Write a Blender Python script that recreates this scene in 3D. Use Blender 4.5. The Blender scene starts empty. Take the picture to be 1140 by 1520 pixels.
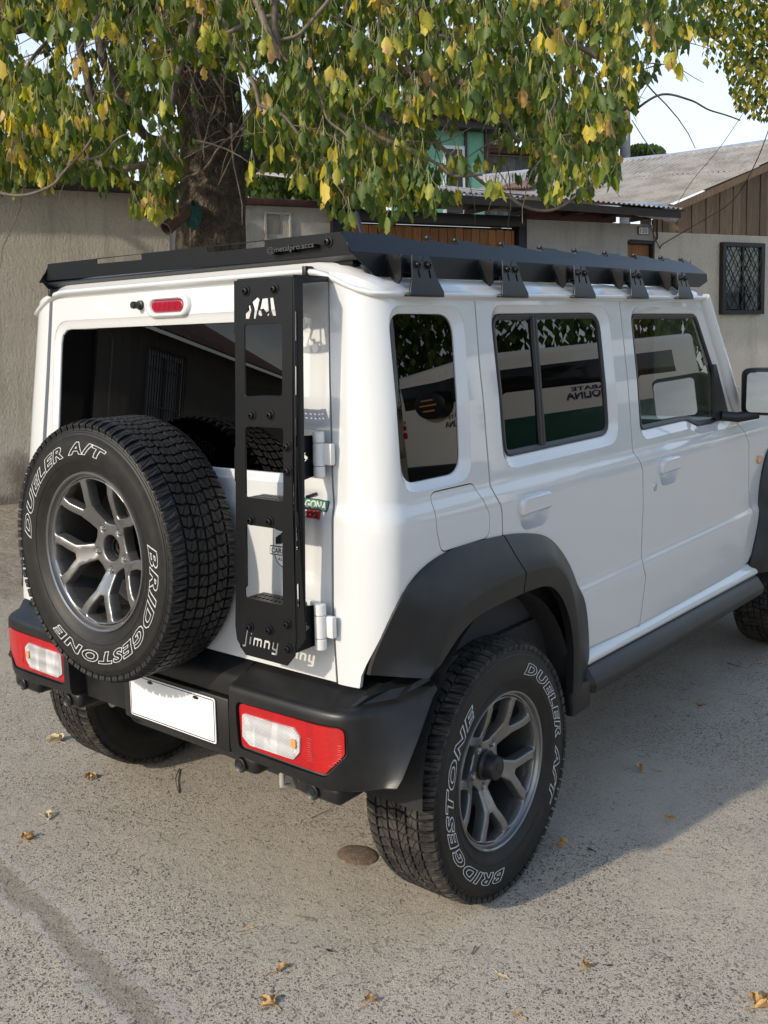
import bpy, bmesh, math, random
import numpy as np
from mathutils import Vector, Matrix, noise
from mathutils.geometry import delaunay_2d_cdt
R_ = math.radians
random.seed(7)
SC = bpy.context.scene
COL = SC.collection

# ------------------------------------------------------------------ camera
CAM = Vector((2.0706, -1.6945, 1.4518))
YAW, PITCH, ROLL, FPX = R_(39.4056), R_(-5.8009), R_(-1.3241), 1445.87
PX0, PY0 = 549.95, 652.54
fw = Vector((-math.sin(YAW)*math.cos(PITCH), math.cos(YAW)*math.cos(PITCH), math.sin(PITCH)))
_r = Vector((math.cos(YAW), math.sin(YAW), 0)); _u = _r.cross(fw)
rt = _r*math.cos(ROLL) + _u*math.sin(ROLL); up = -_r*math.sin(ROLL) + _u*math.cos(ROLL)
cd = bpy.data.cameras.new('camera'); cam = bpy.data.objects.new('camera', cd); COL.objects.link(cam)
cam.matrix_world = Matrix(((rt.x, up.x, -fw.x, CAM.x), (rt.y, up.y, -fw.y, CAM.y), (rt.z, up.z, -fw.z, CAM.z), (0, 0, 0, 1)))
cd.sensor_fit = 'VERTICAL'; cd.sensor_height = 36; cd.lens = FPX/1520*36
cd.shift_x = (570-PX0)/1520; cd.shift_y = (PY0-760)/1520
cd.clip_start = .05; cd.clip_end = 3000
SC.camera = cam

# ------------------------------------------------------------------ sky, sun, exposure
SUN_AZ, SUN_EL = R_(193), R_(27)          # azimuth of the sun measured clockwise from +Y
wd = bpy.data.worlds.new('World'); SC.world = wd; wd.use_nodes = True
nt = wd.node_tree; N = nt.nodes; L = nt.links
bg = N['Background']; bg.inputs[1].default_value = .15
sky = N.new('ShaderNodeTexSky'); sky.sky_type = 'NISHITA'; sky.sun_disc = False
sky.sun_elevation = SUN_EL; sky.sun_rotation = SUN_AZ; sky.air_density = 1.1; sky.dust_density = 1.2; sky.ozone_density = 1.0
tc = N.new('ShaderNodeTexCoord'); mp = N.new('ShaderNodeMapping'); mp.inputs['Scale'].default_value = (1, 1, 2.6)
nz = N.new('ShaderNodeTexNoise'); nz.inputs['Scale'].default_value = 1.7; nz.inputs['Detail'].default_value = 9; nz.inputs['Roughness'].default_value = .58; nz.inputs['Distortion'].default_value = .35
rmp = N.new('ShaderNodeValToRGB'); rmp.color_ramp.elements[0].position = .30; rmp.color_ramp.elements[1].position = .56
mxs = N.new('ShaderNodeMix'); mxs.data_type = 'RGBA'
mxs.inputs[7].default_value = (3.7, 4.0, 4.45, 1)
L.new(tc.outputs['Generated'], mp.inputs[0]); L.new(mp.outputs[0], nz.inputs[0]); L.new(nz.outputs[0], rmp.inputs[0])
sv = N.new('ShaderNodeMath'); sv.operation = 'MULTIPLY'; sv.inputs[1].default_value = .85
sxy = N.new('ShaderNodeSeparateXYZ'); L.new(tc.outputs['Generated'], sxy.inputs[0])
zm = N.new('ShaderNodeMapRange'); zm.inputs[1].default_value = .16; zm.inputs[2].default_value = .50; zm.inputs[3].default_value = .92; zm.inputs[4].default_value = .10; L.new(sxy.outputs[2], zm.inputs[0]); L.new(zm.outputs[0], sv.inputs[1])
L.new(rmp.outputs[0], sv.inputs[0]); L.new(sv.outputs[0], mxs.inputs[0]); L.new(sky.outputs[0], mxs.inputs[6]); L.new(mxs.outputs[2], bg.inputs[0])
sd = bpy.data.lights.new('sun', 'SUN'); sd.energy = 2.0; sd.angle = R_(1.5); sd.color = (1, .90, .75)
sun = bpy.data.objects.new('sun', sd); COL.objects.link(sun)
sdir = Vector((math.sin(SUN_AZ)*math.cos(SUN_EL), math.cos(SUN_AZ)*math.cos(SUN_EL), math.sin(SUN_EL)))
sun.rotation_euler = sdir.to_track_quat('Z', 'Y').to_euler(); sun.location = (0, 0, 12)
SC.view_settings.view_transform = 'Standard'; SC.view_settings.look = 'None'
SC.view_settings.exposure = .84; SC.view_settings.gamma = 1; SC.view_settings.use_curve_mapping = False

# ------------------------------------------------------------------ materials
MATS = {}
def mat(name, col=(.5, .5, .5), rough=.5, metal=0, coat=0, spec=.5, bump=None, var=None, trans=0, emit=None):
    """bump: (scale, strength, detail); var: (scale, amount, second colour)"""
    m = bpy.data.materials.new(name); m.use_nodes = True; t = m.node_tree; p = t.nodes['Principled BSDF']
    p.inputs['Base Color'].default_value = (*col, 1); p.inputs['Roughness'].default_value = rough; p.inputs['Metallic'].default_value = metal
    p.inputs['Coat Weight'].default_value = coat; p.inputs['Coat Roughness'].default_value = .03; p.inputs['Specular IOR Level'].default_value = spec
    p.inputs['Transmission Weight'].default_value = trans
    co = t.nodes.new('ShaderNodeTexCoord')
    if bump:
        n = t.nodes.new('ShaderNodeTexNoise'); n.inputs['Scale'].default_value = bump[0]; n.inputs['Detail'].default_value = bump[2]
        b = t.nodes.new('ShaderNodeBump'); b.inputs['Strength'].default_value = bump[1]; b.inputs['Distance'].default_value = .01 if len(bump) < 4 else bump[3]
        t.links.new(co.outputs['Object'], n.inputs[0]); t.links.new(n.outputs[0], b.inputs['Height']); t.links.new(b.outputs[0], p.inputs['Normal'])
    if var:
        n = t.nodes.new('ShaderNodeTexNoise'); n.inputs['Scale'].default_value = var[0]; n.inputs['Detail'].default_value = 6; n.inputs['Roughness'].default_value = .62
        x = t.nodes.new('ShaderNodeMix'); x.data_type = 'RGBA'; x.inputs[6].default_value = (*col, 1); x.inputs[7].default_value = (*var[2], 1)
        mr = t.nodes.new('ShaderNodeMapRange'); mr.inputs[1].default_value = .42; mr.inputs[2].default_value = .66; mr.inputs[4].default_value = var[1]
        t.links.new(co.outputs['Object'], n.inputs[0]); t.links.new(n.outputs[0], mr.inputs[0]); t.links.new(mr.outputs[0], x.inputs[0]); t.links.new(x.outputs[2], p.inputs['Base Color'])
    MATS[name] = m; return m
def glass(name, tint, iorr=1.5, alpha_col=None):
    m = bpy.data.materials.new(name); m.use_nodes = True; t = m.node_tree; t.nodes.clear()
    o = t.nodes.new('ShaderNodeOutputMaterial'); mx = t.nodes.new('ShaderNodeMixShader'); lw = t.nodes.new('ShaderNodeLayerWeight'); lw.inputs[0].default_value = .5
    pw = t.nodes.new('ShaderNodeMath'); pw.operation = 'POWER'; pw.inputs[1].default_value = 4.2
    fr = t.nodes.new('ShaderNodeMath'); fr.operation = 'MULTIPLY_ADD'; f0 = ((iorr-1)/(iorr+1))**2; fr.inputs[1].default_value = 1-f0; fr.inputs[2].default_value = f0
    t.links.new(lw.outputs['Facing'], pw.inputs[0]); t.links.new(pw.outputs[0], fr.inputs[0])
    tr = t.nodes.new('ShaderNodeBsdfTransparent'); tr.inputs[0].default_value = (*tint, 1)
    gl = t.nodes.new('ShaderNodeBsdfGlossy'); gl.inputs['Roughness'].default_value = .0; gl.inputs[0].default_value = (1, 1, 1, 1)
    t.links.new(fr.outputs[0], mx.inputs[0]); t.links.new(tr.outputs[0], mx.inputs[1]); t.links.new(gl.outputs[0], mx.inputs[2]); t.links.new(mx.outputs[0], o.inputs[0])
    MATS[name] = m; return m
def socket_bump(m, scale, strength, dist=.01, kind='noise'):
    t = m.node_tree; p = t.nodes['Principled BSDF']; co = t.nodes.new('ShaderNodeTexCoord')
    n = t.nodes.new('ShaderNodeTexNoise'); n.inputs['Scale'].default_value = scale; n.inputs['Detail'].default_value = 8
    b = t.nodes.new('ShaderNodeBump'); b.inputs['Strength'].default_value = strength; b.inputs['Distance'].default_value = dist
    if p.inputs['Normal'].links: t.links.new(p.inputs['Normal'].links[0].from_socket, b.inputs['Normal'])
    t.links.new(co.outputs['Object'], n.inputs[0]); t.links.new(n.outputs[0], b.inputs['Height']); t.links.new(b.outputs[0], p.inputs['Normal'])

WHITE = mat('white_paint', (.575, .583, .578), .28, coat=1, var=(9, .10, (.545, .545, .53)))
PLAST = mat('textured_black_plastic', (.0085, .0090, .0100), .37, spec=.36, bump=(900, .12, 2, .001), var=(14, .5, (.022, .021, .019)))
RACKB = mat('powder_coated_black', (.0050, .0055, .0065), .34, spec=.25, bump=(1400, .10, 2, .001), var=(20, .3, (.010, .010, .011)))
BLK = mat('black_rubber_trim', (.010, .010, .011), .42)
DARK = mat('dark_underbody', (.012, .012, .012), .8, bump=(60, .4, 4))
TYRE = mat('tyre_rubber', (.0085, .0085, .0085), .50, spec=.35, bump=(700, .25, 3, .001), var=(30, .6, (.020, .018, .016)))
TREAD = mat('dusty_tread_rubber', (.015, .0145, .014), .72, spec=.35, bump=(500, .4, 4, .002), var=(22, .9, (.070, .060, .048)))
CLEANTREAD = mat('clean_tread_rubber', (.0075, .0075, .0078), .55, spec=.45, bump=(500, .4, 4, .002), var=(22, .6, (.016, .015, .014)))
LETTER = mat('white_lettering', (.62, .62, .60), .6, var=(200, .5, (.35, .34, .32)))
RIM = mat('gunmetal_alloy', (.21, .208, .203), .30, metal=.75, coat=.6, bump=(1200, .05, 2, .001), var=(30, .4, (.17, .167, .16)))
STEEL = mat('zinc_steel', (.52, .51, .49), .38, metal=.9)
DRUM = mat('rusty_brake_drum', (.055, .045, .038), .7, metal=.3, bump=(80, .5, 5), var=(25, .8, (.12, .075, .045)))
CHASS = mat('grey_chassis_paint', (.045, .044, .042), .65, bump=(90, .3, 4), var=(20, .8, (.085, .075, .06)))
GL_DARK = glass('privacy_glass', (.022, .024, .023), 1.5)
GL_CLR = glass('green_tinted_glass', (.27, .30, .27), 1.48)
LENS_R = mat('red_lens', (.46, .003, .006), .12, coat=.7)
LENS_W = mat('clear_lens', (.86, .85, .84), .16, coat=1)
LENS_A = mat('amber_lens', (.60, .27, .08), .2, coat=1)
LENS_D = mat('dark_red_lens', (.30, .004, .02), .10, coat=1)
PLATE = mat('plate_white', (.72, .73, .74), .45)
INTER = mat('charcoal_cabin_fabric', (.025, .026, .028), .85)
INTER2 = mat('grey_cabin_plastic', (.035, .037, .04), .6)
MIRR = mat('mirror_glass', (.8, .82, .83), .02, metal=1)
CHIN = mat('hinge_paint', (.66, .66, .64), .35, coat=.6)

HOOK = mat('dull_hook', (.28, .26, .23), .7)
def ribbed(m, c2, pitch=.0034, amp=.6):
    t = m.node_tree; p = t.nodes['Principled BSDF']; co = t.nodes.new('ShaderNodeTexCoord'); sx = t.nodes.new('ShaderNodeSeparateXYZ'); t.links.new(co.outputs['Object'], sx.inputs[0])
    a = t.nodes.new('ShaderNodeMath'); a.operation = 'MULTIPLY'; a.inputs[1].default_value = 6.2832/pitch; s_ = t.nodes.new('ShaderNodeMath'); s_.operation = 'SINE'
    t.links.new(sx.outputs[2], a.inputs[0]); t.links.new(a.outputs[0], s_.inputs[0])
    r = t.nodes.new('ShaderNodeMapRange'); r.inputs[1].default_value = -1; r.inputs[3].default_value = 0; r.inputs[4].default_value = amp; t.links.new(s_.outputs[0], r.inputs[0])
    # broad facets of the reflector behind the lens
    n = t.nodes.new('ShaderNodeTexVoronoi'); n.inputs['Scale'].default_value = 26; mp_ = t.nodes.new('ShaderNodeMapping'); mp_.inputs['Scale'].default_value = (1.2, .01, .35); t.links.new(co.outputs['Object'], mp_.inputs[0]); t.links.new(mp_.outputs[0], n.inputs[0])
    sc = t.nodes.new('ShaderNodeSeparateColor'); t.links.new(n.outputs['Color'], sc.inputs[0])
    x = t.nodes.new('ShaderNodeMix'); x.data_type = 'RGBA'; x.inputs[6].default_value = p.inputs['Base Color'].default_value; x.inputs[7].default_value = (*c2, 1)
    f = t.nodes.new('ShaderNodeMath'); f.operation = 'MULTIPLY_ADD'; f.inputs[1].default_value = .45; t.links.new(sc.outputs[0], f.inputs[0]); t.links.new(r.outputs[0], f.inputs[2]); f.use_clamp = True
    t.links.new(f.outputs[0], x.inputs[0]); t.links.new(x.outputs[2], p.inputs['Base Color'])
    b = t.nodes.new('ShaderNodeBump'); b.inputs['Distance'].default_value = .0012; b.inputs['Strength'].default_value = .8; t.links.new(s_.outputs[0], b.inputs['Height']); t.links.new(b.outputs[0], p.inputs['Normal'])
ribbed(LENS_W, (.33, .32, .31))
ribbed(LENS_R, (.28, .002, .004), .0034, .5); LENS_R.node_tree.nodes['Bump'].inputs['Strength'].default_value = .25; LENS_R.node_tree.nodes['Principled BSDF'].inputs['Specular IOR Level'].default_value = .3
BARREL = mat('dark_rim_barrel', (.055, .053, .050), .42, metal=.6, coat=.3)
HUBB = mat('black_hub', (.006, .006, .006), .5, spec=.2)

# ------------------------------------------------------------------ helpers
def link(o, parent=None):
    COL.objects.link(o)
    if parent is not None: attach(o, parent)
    return o
def wm(o):
    m = o.matrix_basis.copy()
    if o.parent: m = wm(o.parent) @ o.matrix_parent_inverse @ m
    return m
def attach(o, parent):
    o.parent = parent; o.matrix_parent_inverse = wm(parent).inverted()
def mesh_obj(name, verts, faces, m, parent=None, smooth=None, loc=None):
    me = bpy.data.meshes.new(name); me.from_pydata([tuple(v) for v in verts], [], [tuple(f) for f in faces]); me.update()
    if m is not None: me.materials.append(m)
    o = bpy.data.objects.new(name, me)
    if loc is not None: o.location = loc
    link(o, parent)
    if smooth is not None: shade(me, smooth)
    return o
def shade(me, ang=40):
    me.polygons.foreach_set('use_smooth', [True]*len(me.polygons))
    me.set_sharp_from_angle(angle=R_(ang)); me.update()
def fix_normals(me):
    b = bmesh.new(); b.from_mesh(me); bmesh.ops.recalc_face_normals(b, faces=b.faces); b.to_mesh(me); b.free()
def bm_obj(name, b, m, parent=None, smooth=None):
    bmesh.ops.recalc_face_normals(b, faces=b.faces)
    me = bpy.data.meshes.new(name); b.to_mesh(me); b.free()
    if m is not None: me.materials.append(m)
    o = bpy.data.objects.new(name, me); link(o, parent)
    if smooth is not None: shade(me, smooth)
    return o
def thing(name, label, cat, loc=(0, 0, 0), group=None, parent=None):
    o = bpy.data.objects.new(name, None); o.empty_display_size = .2; o.location = loc; COL.objects.link(o)
    o['label'] = label; o['category'] = cat
    if group: o['group'] = group
    return o
def tag(o, label=None, cat=None, group=None, kind=None):
    if label: o['label'] = label
    if cat: o['category'] = cat
    if group: o['group'] = group
    if kind: o['kind'] = kind
    return o
def mat_axes(origin, x, y, z=None):
    x = Vector(x).normalized(); y = Vector(y).normalized(); z = Vector(z).normalized() if z is not None else x.cross(y)
    o = Vector(origin)
    return Matrix(((x.x, y.x, z.x, o.x), (x.y, y.y, z.y, o.y), (x.z, y.z, z.z, o.z), (0, 0, 0, 1)))
def smooth_profile(pts, s=.006):
    zs = np.array([p[0] for p in pts]); xs = np.array([p[1] for p in pts]); o = np.argsort(zs); zs = zs[o]; xs = xs[o]
    k = np.linspace(-1, 1, 7); wgt = np.cos(k*np.pi/2)+.05; wgt /= wgt.sum()
    return lambda z: float(np.dot(np.interp(z+k*s*1.6, zs, xs), wgt))
def rrect(pts, r, seg=6):
    """round the corners of a closed polygon; r: radius or list"""
    out = []; n = len(pts)
    for i in range(n):
        p = Vector(pts[i]).to_2d(); a = Vector(pts[i-1]).to_2d(); b = Vector(pts[(i+1) % n]).to_2d()
        rr = r[i] if isinstance(r, (list, tuple)) else r
        da = (a-p); db = (b-p)
        if rr <= 0 or da.length < 1e-6 or db.length < 1e-6: out.append((p.x, p.y)); continue
        ang = da.angle(db); t = min(rr/math.tan(ang/2), da.length*.49, db.length*.49)
        p0 = p+da.normalized()*t; p1 = p+db.normalized()*t
        for k in range(seg+1):
            s = k/seg; q = p0*(1-s)**2 + p*2*s*(1-s) + p1*s*s
            # quadratic is close enough to the arc
            out.append((q.x, q.y))
    return out
def resample(pts, d, closed=True):
    P = [Vector(p) for p in pts]; out = []
    n = len(P) if closed else len(P)-1
    for i in range(n):
        a = P[i]; b = P[(i+1) % len(P)]; k = max(1, int(math.ceil((b-a).length/d)))
        for j in range(k): out.append(tuple(a.lerp(b, j/k)))
    if not closed: out.append(tuple(P[-1]))
    return out
def resample_n(pts, n, closed=False):
    P = np.array([tuple(p) for p in pts], float)
    if closed: P = np.vstack([P, P[:1]])
    s = np.r_[0, np.cumsum(np.linalg.norm(np.diff(P, axis=0), axis=1))]
    t = np.linspace(0, s[-1], n+1)[:-1] if closed else np.linspace(0, s[-1], n)
    return np.stack([np.interp(t, s, P[:, k]) for k in range(P.shape[1])], 1)
def catmull(pts, seg=8):
    P = [Vector(p) for p in pts]; out = []
    for i in range(len(P)-1):
        p0 = P[max(i-1, 0)]; p1 = P[i]; p2 = P[i+1]; p3 = P[min(i+2, len(P)-1)]
        for j in range(seg):
            t = j/seg
            out.append(.5*((2*p1)+(p2-p0)*t+(2*p0-5*p1+4*p2-p3)*t*t+(3*p1-p0-3*p2+p3)*t**3))
    out.append(P[-1]); return out
def plate_mesh(outer, holes, thick, bevel=.0008, M=None):
    cu = bpy.data.curves.new('tmp', 'CURVE'); cu.dimensions = '2D'; cu.fill_mode = 'BOTH'
    cu.extrude = max(thick/2-bevel, 1e-5); cu.bevel_depth = bevel; cu.bevel_resolution = 1; cu.offset = -bevel
    for lp in [outer]+list(holes):
        s = cu.splines.new('POLY'); s.points.add(len(lp)-1)
        for i, p in enumerate(lp): s.points[i].co = (p[0], p[1], 0, 1)
        s.use_cyclic_u = True
    o = bpy.data.objects.new('tmp', cu); me = bpy.data.meshes.new_from_object(o)
    bpy.data.objects.remove(o); bpy.data.curves.remove(cu)
    if M is not None: me.transform(M)
    return me
def plate(name, outer, holes, M, thick, m, parent, bevel=.0008, smooth=35):
    me = plate_mesh(outer, holes, thick, bevel, M); me.materials.clear(); me.materials.append(m)
    if smooth: shade(me, smooth)
    o = bpy.data.objects.new(name, me); o.data.name = name; return link(o, parent)
def tube_data(pts, rad, seg=8, caps=True):
    P = [Vector(p) for p in pts]; n = len(P)
    rads = rad if isinstance(rad, (list, tuple)) else [rad]*n
    V = []; F = []; nrm = None
    for i, p in enumerate(P):
        t = (P[min(i+1, n-1)]-P[max(i-1, 0)]).normalized()
        if nrm is None: nrm = t.orthogonal().normalized()
        nrm = (nrm-t*nrm.dot(t)); nrm = nrm.normalized() if nrm.length > 1e-6 else t.orthogonal().normalized()
        bi = t.cross(nrm)
        for k in range(seg):
            a = 2*math.pi*k/seg; V.append(p+(nrm*math.cos(a)+bi*math.sin(a))*rads[i])
    for i in range(n-1):
        for k in range(seg):
            a = i*seg+k; b = i*seg+(k+1) % seg; F.append((a, b, b+seg, a+seg))
    if caps: F.append(tuple(range(seg-1, -1, -1))); F.append(tuple(range((n-1)*seg, n*seg)))
    return V, F
def tube(name, pts, rad, m, parent=None, seg=10, smooth=50):
    V, F = tube_data(pts, rad, seg); return mesh_obj(name, V, F, m, parent, smooth)
class MB:
    def __init__(s): s.V = []; s.F = []
    def add(s, V, F):
        o = len(s.V); s.V += [Vector(v) for v in V]; s.F += [tuple(i+o for i in f) for f in F]; return s
    def box(s, lo, hi, M=None):
        x0, y0, z0 = lo; x1, y1, z1 = hi
        V = [Vector(v) for v in ((x0, y0, z0), (x1, y0, z0), (x1, y1, z0), (x0, y1, z0), (x0, y0, z1), (x1, y0, z1), (x1, y1, z1), (x0, y1, z1))]
        if M is not None: V = [M@v for v in V]
        return s.add(V, [(0, 3, 2, 1), (4, 5, 6, 7), (0, 1, 5, 4), (1, 2, 6, 5), (2, 3, 7, 6), (3, 0, 4, 7)])
    def tube(s, pts, rad, seg=8): return s.add(*tube_data(pts, rad, seg))
    def lathe(s, prof, M, seg=48, a0=0, a1=2*math.pi):
        """prof: (radius, axial); axis = local z"""
        full = abs(a1-a0-2*math.pi) < 1e-6; n = seg if full else seg+1; o = len(s.V)
        for k in range(n):
            a = a0+(a1-a0)*k/seg
            for r, h in prof: s.V.append(M@Vector((r*math.cos(a), r*math.sin(a), h)))
        m = len(prof)
        for k in range(seg):
            k2 = (k+1) % n
            for j in range(m-1):
                s.F.append((o+k*m+j, o+k2*m+j, o+k2*m+j+1, o+k*m+j+1))
        return s
    def build(s, name, m, parent=None, smooth=None, bevel=0, seg=2):
        me = bpy.data.meshes.new(name); me.from_pydata([tuple(v) for v in s.V], [], s.F); me.update()
        b = bmesh.new(); b.from_mesh(me); bmesh.ops.remove_doubles(b, verts=b.verts, dist=1e-6); bmesh.ops.recalc_face_normals(b, faces=b.faces)
        if bevel:
            es = [e for e in b.edges if len(e.link_faces) == 2 and e.calc_face_angle(0) > .5]
            bmesh.ops.bevel(b, geom=es, offset=bevel, segments=seg, profile=.5, affect='EDGES', clamp_overlap=True)
        b.to_mesh(me); b.free()
        if m is not None: me.materials.append(m)
        o = bpy.data.objects.new(name, me); link(o, parent)
        if smooth is not None or bevel: shade(me, smooth or 35)
        return o
def dup(src, parent, M):
    """copy an object (mesh data shared) with its children; M: world placement applied on top"""
    c = src.copy(); COL.objects.link(c); c.parent = parent
    c.matrix_parent_inverse = wm(parent).inverted() if parent else Matrix()
    c.matrix_basis = M @ wm(src)
    for ch in [o for o in bpy.data.objects if o.parent == src]:
        d = ch.copy(); COL.objects.link(d); d.parent = c; d.matrix_parent_inverse = (ch.matrix_parent_inverse.copy())
    return c
def inside(poly, x, y):
    c = False; n = len(poly); j = n-1
    for i in range(n):
        xi, yi = poly[i][0], poly[i][1]; xj, yj = poly[j][0], poly[j][1]
        if (yi > y) != (yj > y) and x < (xj-xi)*(y-yi)/(yj-yi)+xi: c = not c
        j = i
    return c
def surf(name, outline, holes, mapf, m, parent, step=.02, zrows=(), depth=.014, nsign=1, edge=.01):
    """sheet-metal panel: outline/holes in (u,z), mapf(u,z)->Vector; edges folded inwards by depth"""
    loops = [resample(outline, edge)]+[resample(h, edge) for h in holes]
    pts = []; edges = []
    for lp in loops:
        o = len(pts); pts += [Vector((p[0], p[1])) for p in lp]; edges += [(o+i, o+(i+1) % len(lp)) for i in range(len(lp))]
    nb = len(pts)
    us = [p[0] for p in outline]; zs = [p[1] for p in outline]
    barr = np.array([(p.x, p.y) for p in pts])
    zl = list(np.arange(min(zs)+step/2, max(zs), step))+list(zrows)
    ul = np.arange(min(us)+step/2, max(us), step)
    for z in zl:
        for u in ul:
            if inside(outline, u, z) and not any(inside(h, u, z) for h in holes):
                if ((barr-(u, z))**2).sum(1).min() > (.0045)**2: pts.append(Vector((u, z)))
    V2, E2, F2, _, _, _ = delaunay_2d_cdt(pts, edges, [], 0, 1e-7)
    F = []
    for f in F2:
        cx = sum(V2[i].x for i in f)/3; cy = sum(V2[i].y for i in f)/3
        if inside(outline, cx, cy) and not any(inside(h, cx, cy) for h in holes): F.append(tuple(f))
    def nor(u, z, e=.002):
        d = (mapf(u+e, z)-mapf(u-e, z)).cross(mapf(u, z+e)-mapf(u, z-e)); return d.normalized()*nsign
    V = [mapf(v.x, v.y) for v in V2]; Nn = [nor(v.x, v.y) for v in V2]
    nv = len(V)
    # folded edges: separate vertices so the crease stays crisp
    for lp in loops:
        o = len(V); k = len(lp)
        for p in lp:
            q = mapf(p[0], p[1]); n = nor(p[0], p[1]); V.append(q-n*.00005); V.append(q-n*depth); Nn += [n, n]
        for i in range(k):
            a = o+2*i; b = o+2*((i+1) % k); F.append((a, b, b+1, a+1))
    me = bpy.data.meshes.new(name); me.from_pydata([tuple(v) for v in V], [], F); me.update()
    # orient shell faces along the analytic normal
    b = bmesh.new(); b.from_mesh(me); b.verts.ensure_lookup_table()
    fl = [f for f in b.faces if all(v.index < nv for v in f.verts) and f.normal.dot(Nn[f.verts[0].index]) < 0]
    bmesh.ops.reverse_faces(b, faces=fl); b.to_mesh(me); b.free()
    me.materials.append(m); me.polygons.foreach_set('use_smooth', [len(p.vertices) == 3 for p in me.polygons])
    ln = []
    for p in me.polygons:
        for vi in p.vertices: ln.append(tuple(Nn[vi]) if len(p.vertices) == 3 else tuple(p.normal))
    me.normals_split_custom_set(ln)
    o = bpy.data.objects.new(name, me); return link(o, parent)
def ring(name, loops, m, parent, smooth=60):
    """bridge equal-count closed loops of 3D points"""
    n = len(loops[0]); V = [p for lp in loops for p in lp]; F = []
    for j in range(len(loops)-1):
        for i in range(n): F.append((j*n+i, j*n+(i+1) % n, (j+1)*n+(i+1) % n, (j+1)*n+i))
    o = mesh_obj(name, V, F, m, parent); fix_normals(o.data); shade(o.data, smooth); return o
def fillpoly(name, pts, m, parent, thick=None, nrm=None):
    V = list(pts); n = len(V); F = [tuple(range(n))]
    if thick:
        V += [p-nrm*thick for p in pts]; F += [tuple(range(2*n-1, n-1, -1))]+[(i, (i+1) % n, n+(i+1) % n, n+i) for i in range(n)]
    return mesh_obj(name, V, F, m, parent)
def boolean_cut(o, cutter):
    md = o.modifiers.new('b', 'BOOLEAN'); md.operation = 'DIFFERENCE'; md.object = cutter; md.solver = 'EXACT'
    dg = bpy.context.evaluated_depsgraph_get(); dg.update()
    me = bpy.data.meshes.new_from_object(o.evaluated_get(dg)); o.modifiers.clear(); o.data = me
    bpy.data.objects.remove(cutter); shade(me, 35)
def text_mesh(txt, size=1, bold=0, shear=0, outline=0, extrude=0, spacing=1.0, res=4):
    cu = bpy.data.curves.new('t', 'FONT'); cu.body = txt; cu.size = size; cu.shear = shear; cu.offset = bold; cu.space_character = spacing; cu.resolution_u = res
    if outline: cu.fill_mode = 'NONE'; cu.bevel_depth = outline; cu.bevel_resolution = 0
    else: cu.extrude = extrude
    o = bpy.data.objects.new('t', cu); me = bpy.data.meshes.new_from_object(o)
    bpy.data.objects.remove(o); bpy.data.curves.remove(cu); return me
def text_obj(name, txt, M, w, h, m, parent, **k):
    """flat lettering scaled to width w, height h centred on M's origin"""
    me = text_mesh(txt, **k); c = np.array([v.co for v in me.vertices]); lo = c.min(0); hi = c.max(0); s = (w/(hi[0]-lo[0]), h/(hi[1]-lo[1]))
    for v in me.vertices: v.co = M @ Vector(((v.co.x-(lo[0]+hi[0])/2)*s[0], (v.co.y-(lo[1]+hi[1])/2)*s[1], v.co.z))
    me.materials.clear(); me.materials.append(m); o = bpy.data.objects.new(name, me); return link(o, parent)

# ================================================================== THE CAR
car = thing('parked_car', 'white five-door off-road car seen from behind, with black roof rack, ladder and spare wheel', 'car', (0, 1.6, 0))
AX, AXF, RW, XW = .385, 2.969, .336, .798
GZ = lambda y: 1.557+.0145*(y-.1)                       # drip rail height along the side
f_side = smooth_profile([(1.70, .680), (1.56, .6955), (1.30, .7235), (1.10, .7385), (1.078, .7395), (1.048, .752), (1.02, .7555), (.90, .7570), (.745, .7555), (.722, .7560), (.700, .7640), (.67, .7655), (.50, .7600), (.44, .752)], .008)
f_rear = smooth_profile([(1.7, .008), (1.60, 0), (1.30, -.024), (1.105, -.040), (1.08, -.042), (1.05, -.054), (1.0, -.058), (.80, -.072), (.66, -.080), (.5, -.085)], .008)
f_shut = smooth_profile([(1.7, .556), (1.60, .561), (1.37, .5725), (1.12, .590), (1.05, .600), (.85, .606), (.66, .624)], .01)
def side_pos(y, z, sg=1):
    bow = .012*max(0, (y-1.2)/1.2)**2                    # the sides draw in slightly towards the front
    return Vector((sg*(f_side(z)-bow), y, z))
YC = .10
def quarter_pos(u, z, sg=1):
    if u >= YC: return side_pos(u, z, sg)
    xs, yr, xb = f_shut(z), f_rear(z), f_side(z)
    t = 1-(YC-u)/.25; b = .085
    La = .19; Lb = YC-(yr+b); Lt = La+Lb; s = t*Lt
    if t >= 0 and s > La: return Vector((sg*xb, yr+b+(s-La), z))
    if t < 0: return Vector((sg*(xs+t*Lt), yr+.004*(-t), z))
    th = min(max(s/La*math.pi/2, 0), math.pi/2); n = 2/2.35
    return Vector((sg*(xs+(xb-xs)*max(0, math.sin(th))**n), yr+b*(1-max(0, math.cos(th))**n), z))
def rear_pos(x, z):
    def sb(v, a, b, s=.012): return 1/(1+math.exp(-(v-a)/s*3))*1/(1+math.exp((v-b)/s*3))
    d = .007*sb(x, .488, .548)*sb(z, 1.27, 1.52)+.008*sb(x, .45, .555)*sb(z, .90, 1.10)   # embossed fields beside the hinges
    d += .006*sb(x, -.58, .58, .02)*sb(z, 1.525, 1.60, .006)*0
    return Vector((x, f_rear(z)+d+.006*(x/.6)**2, z))

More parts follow.
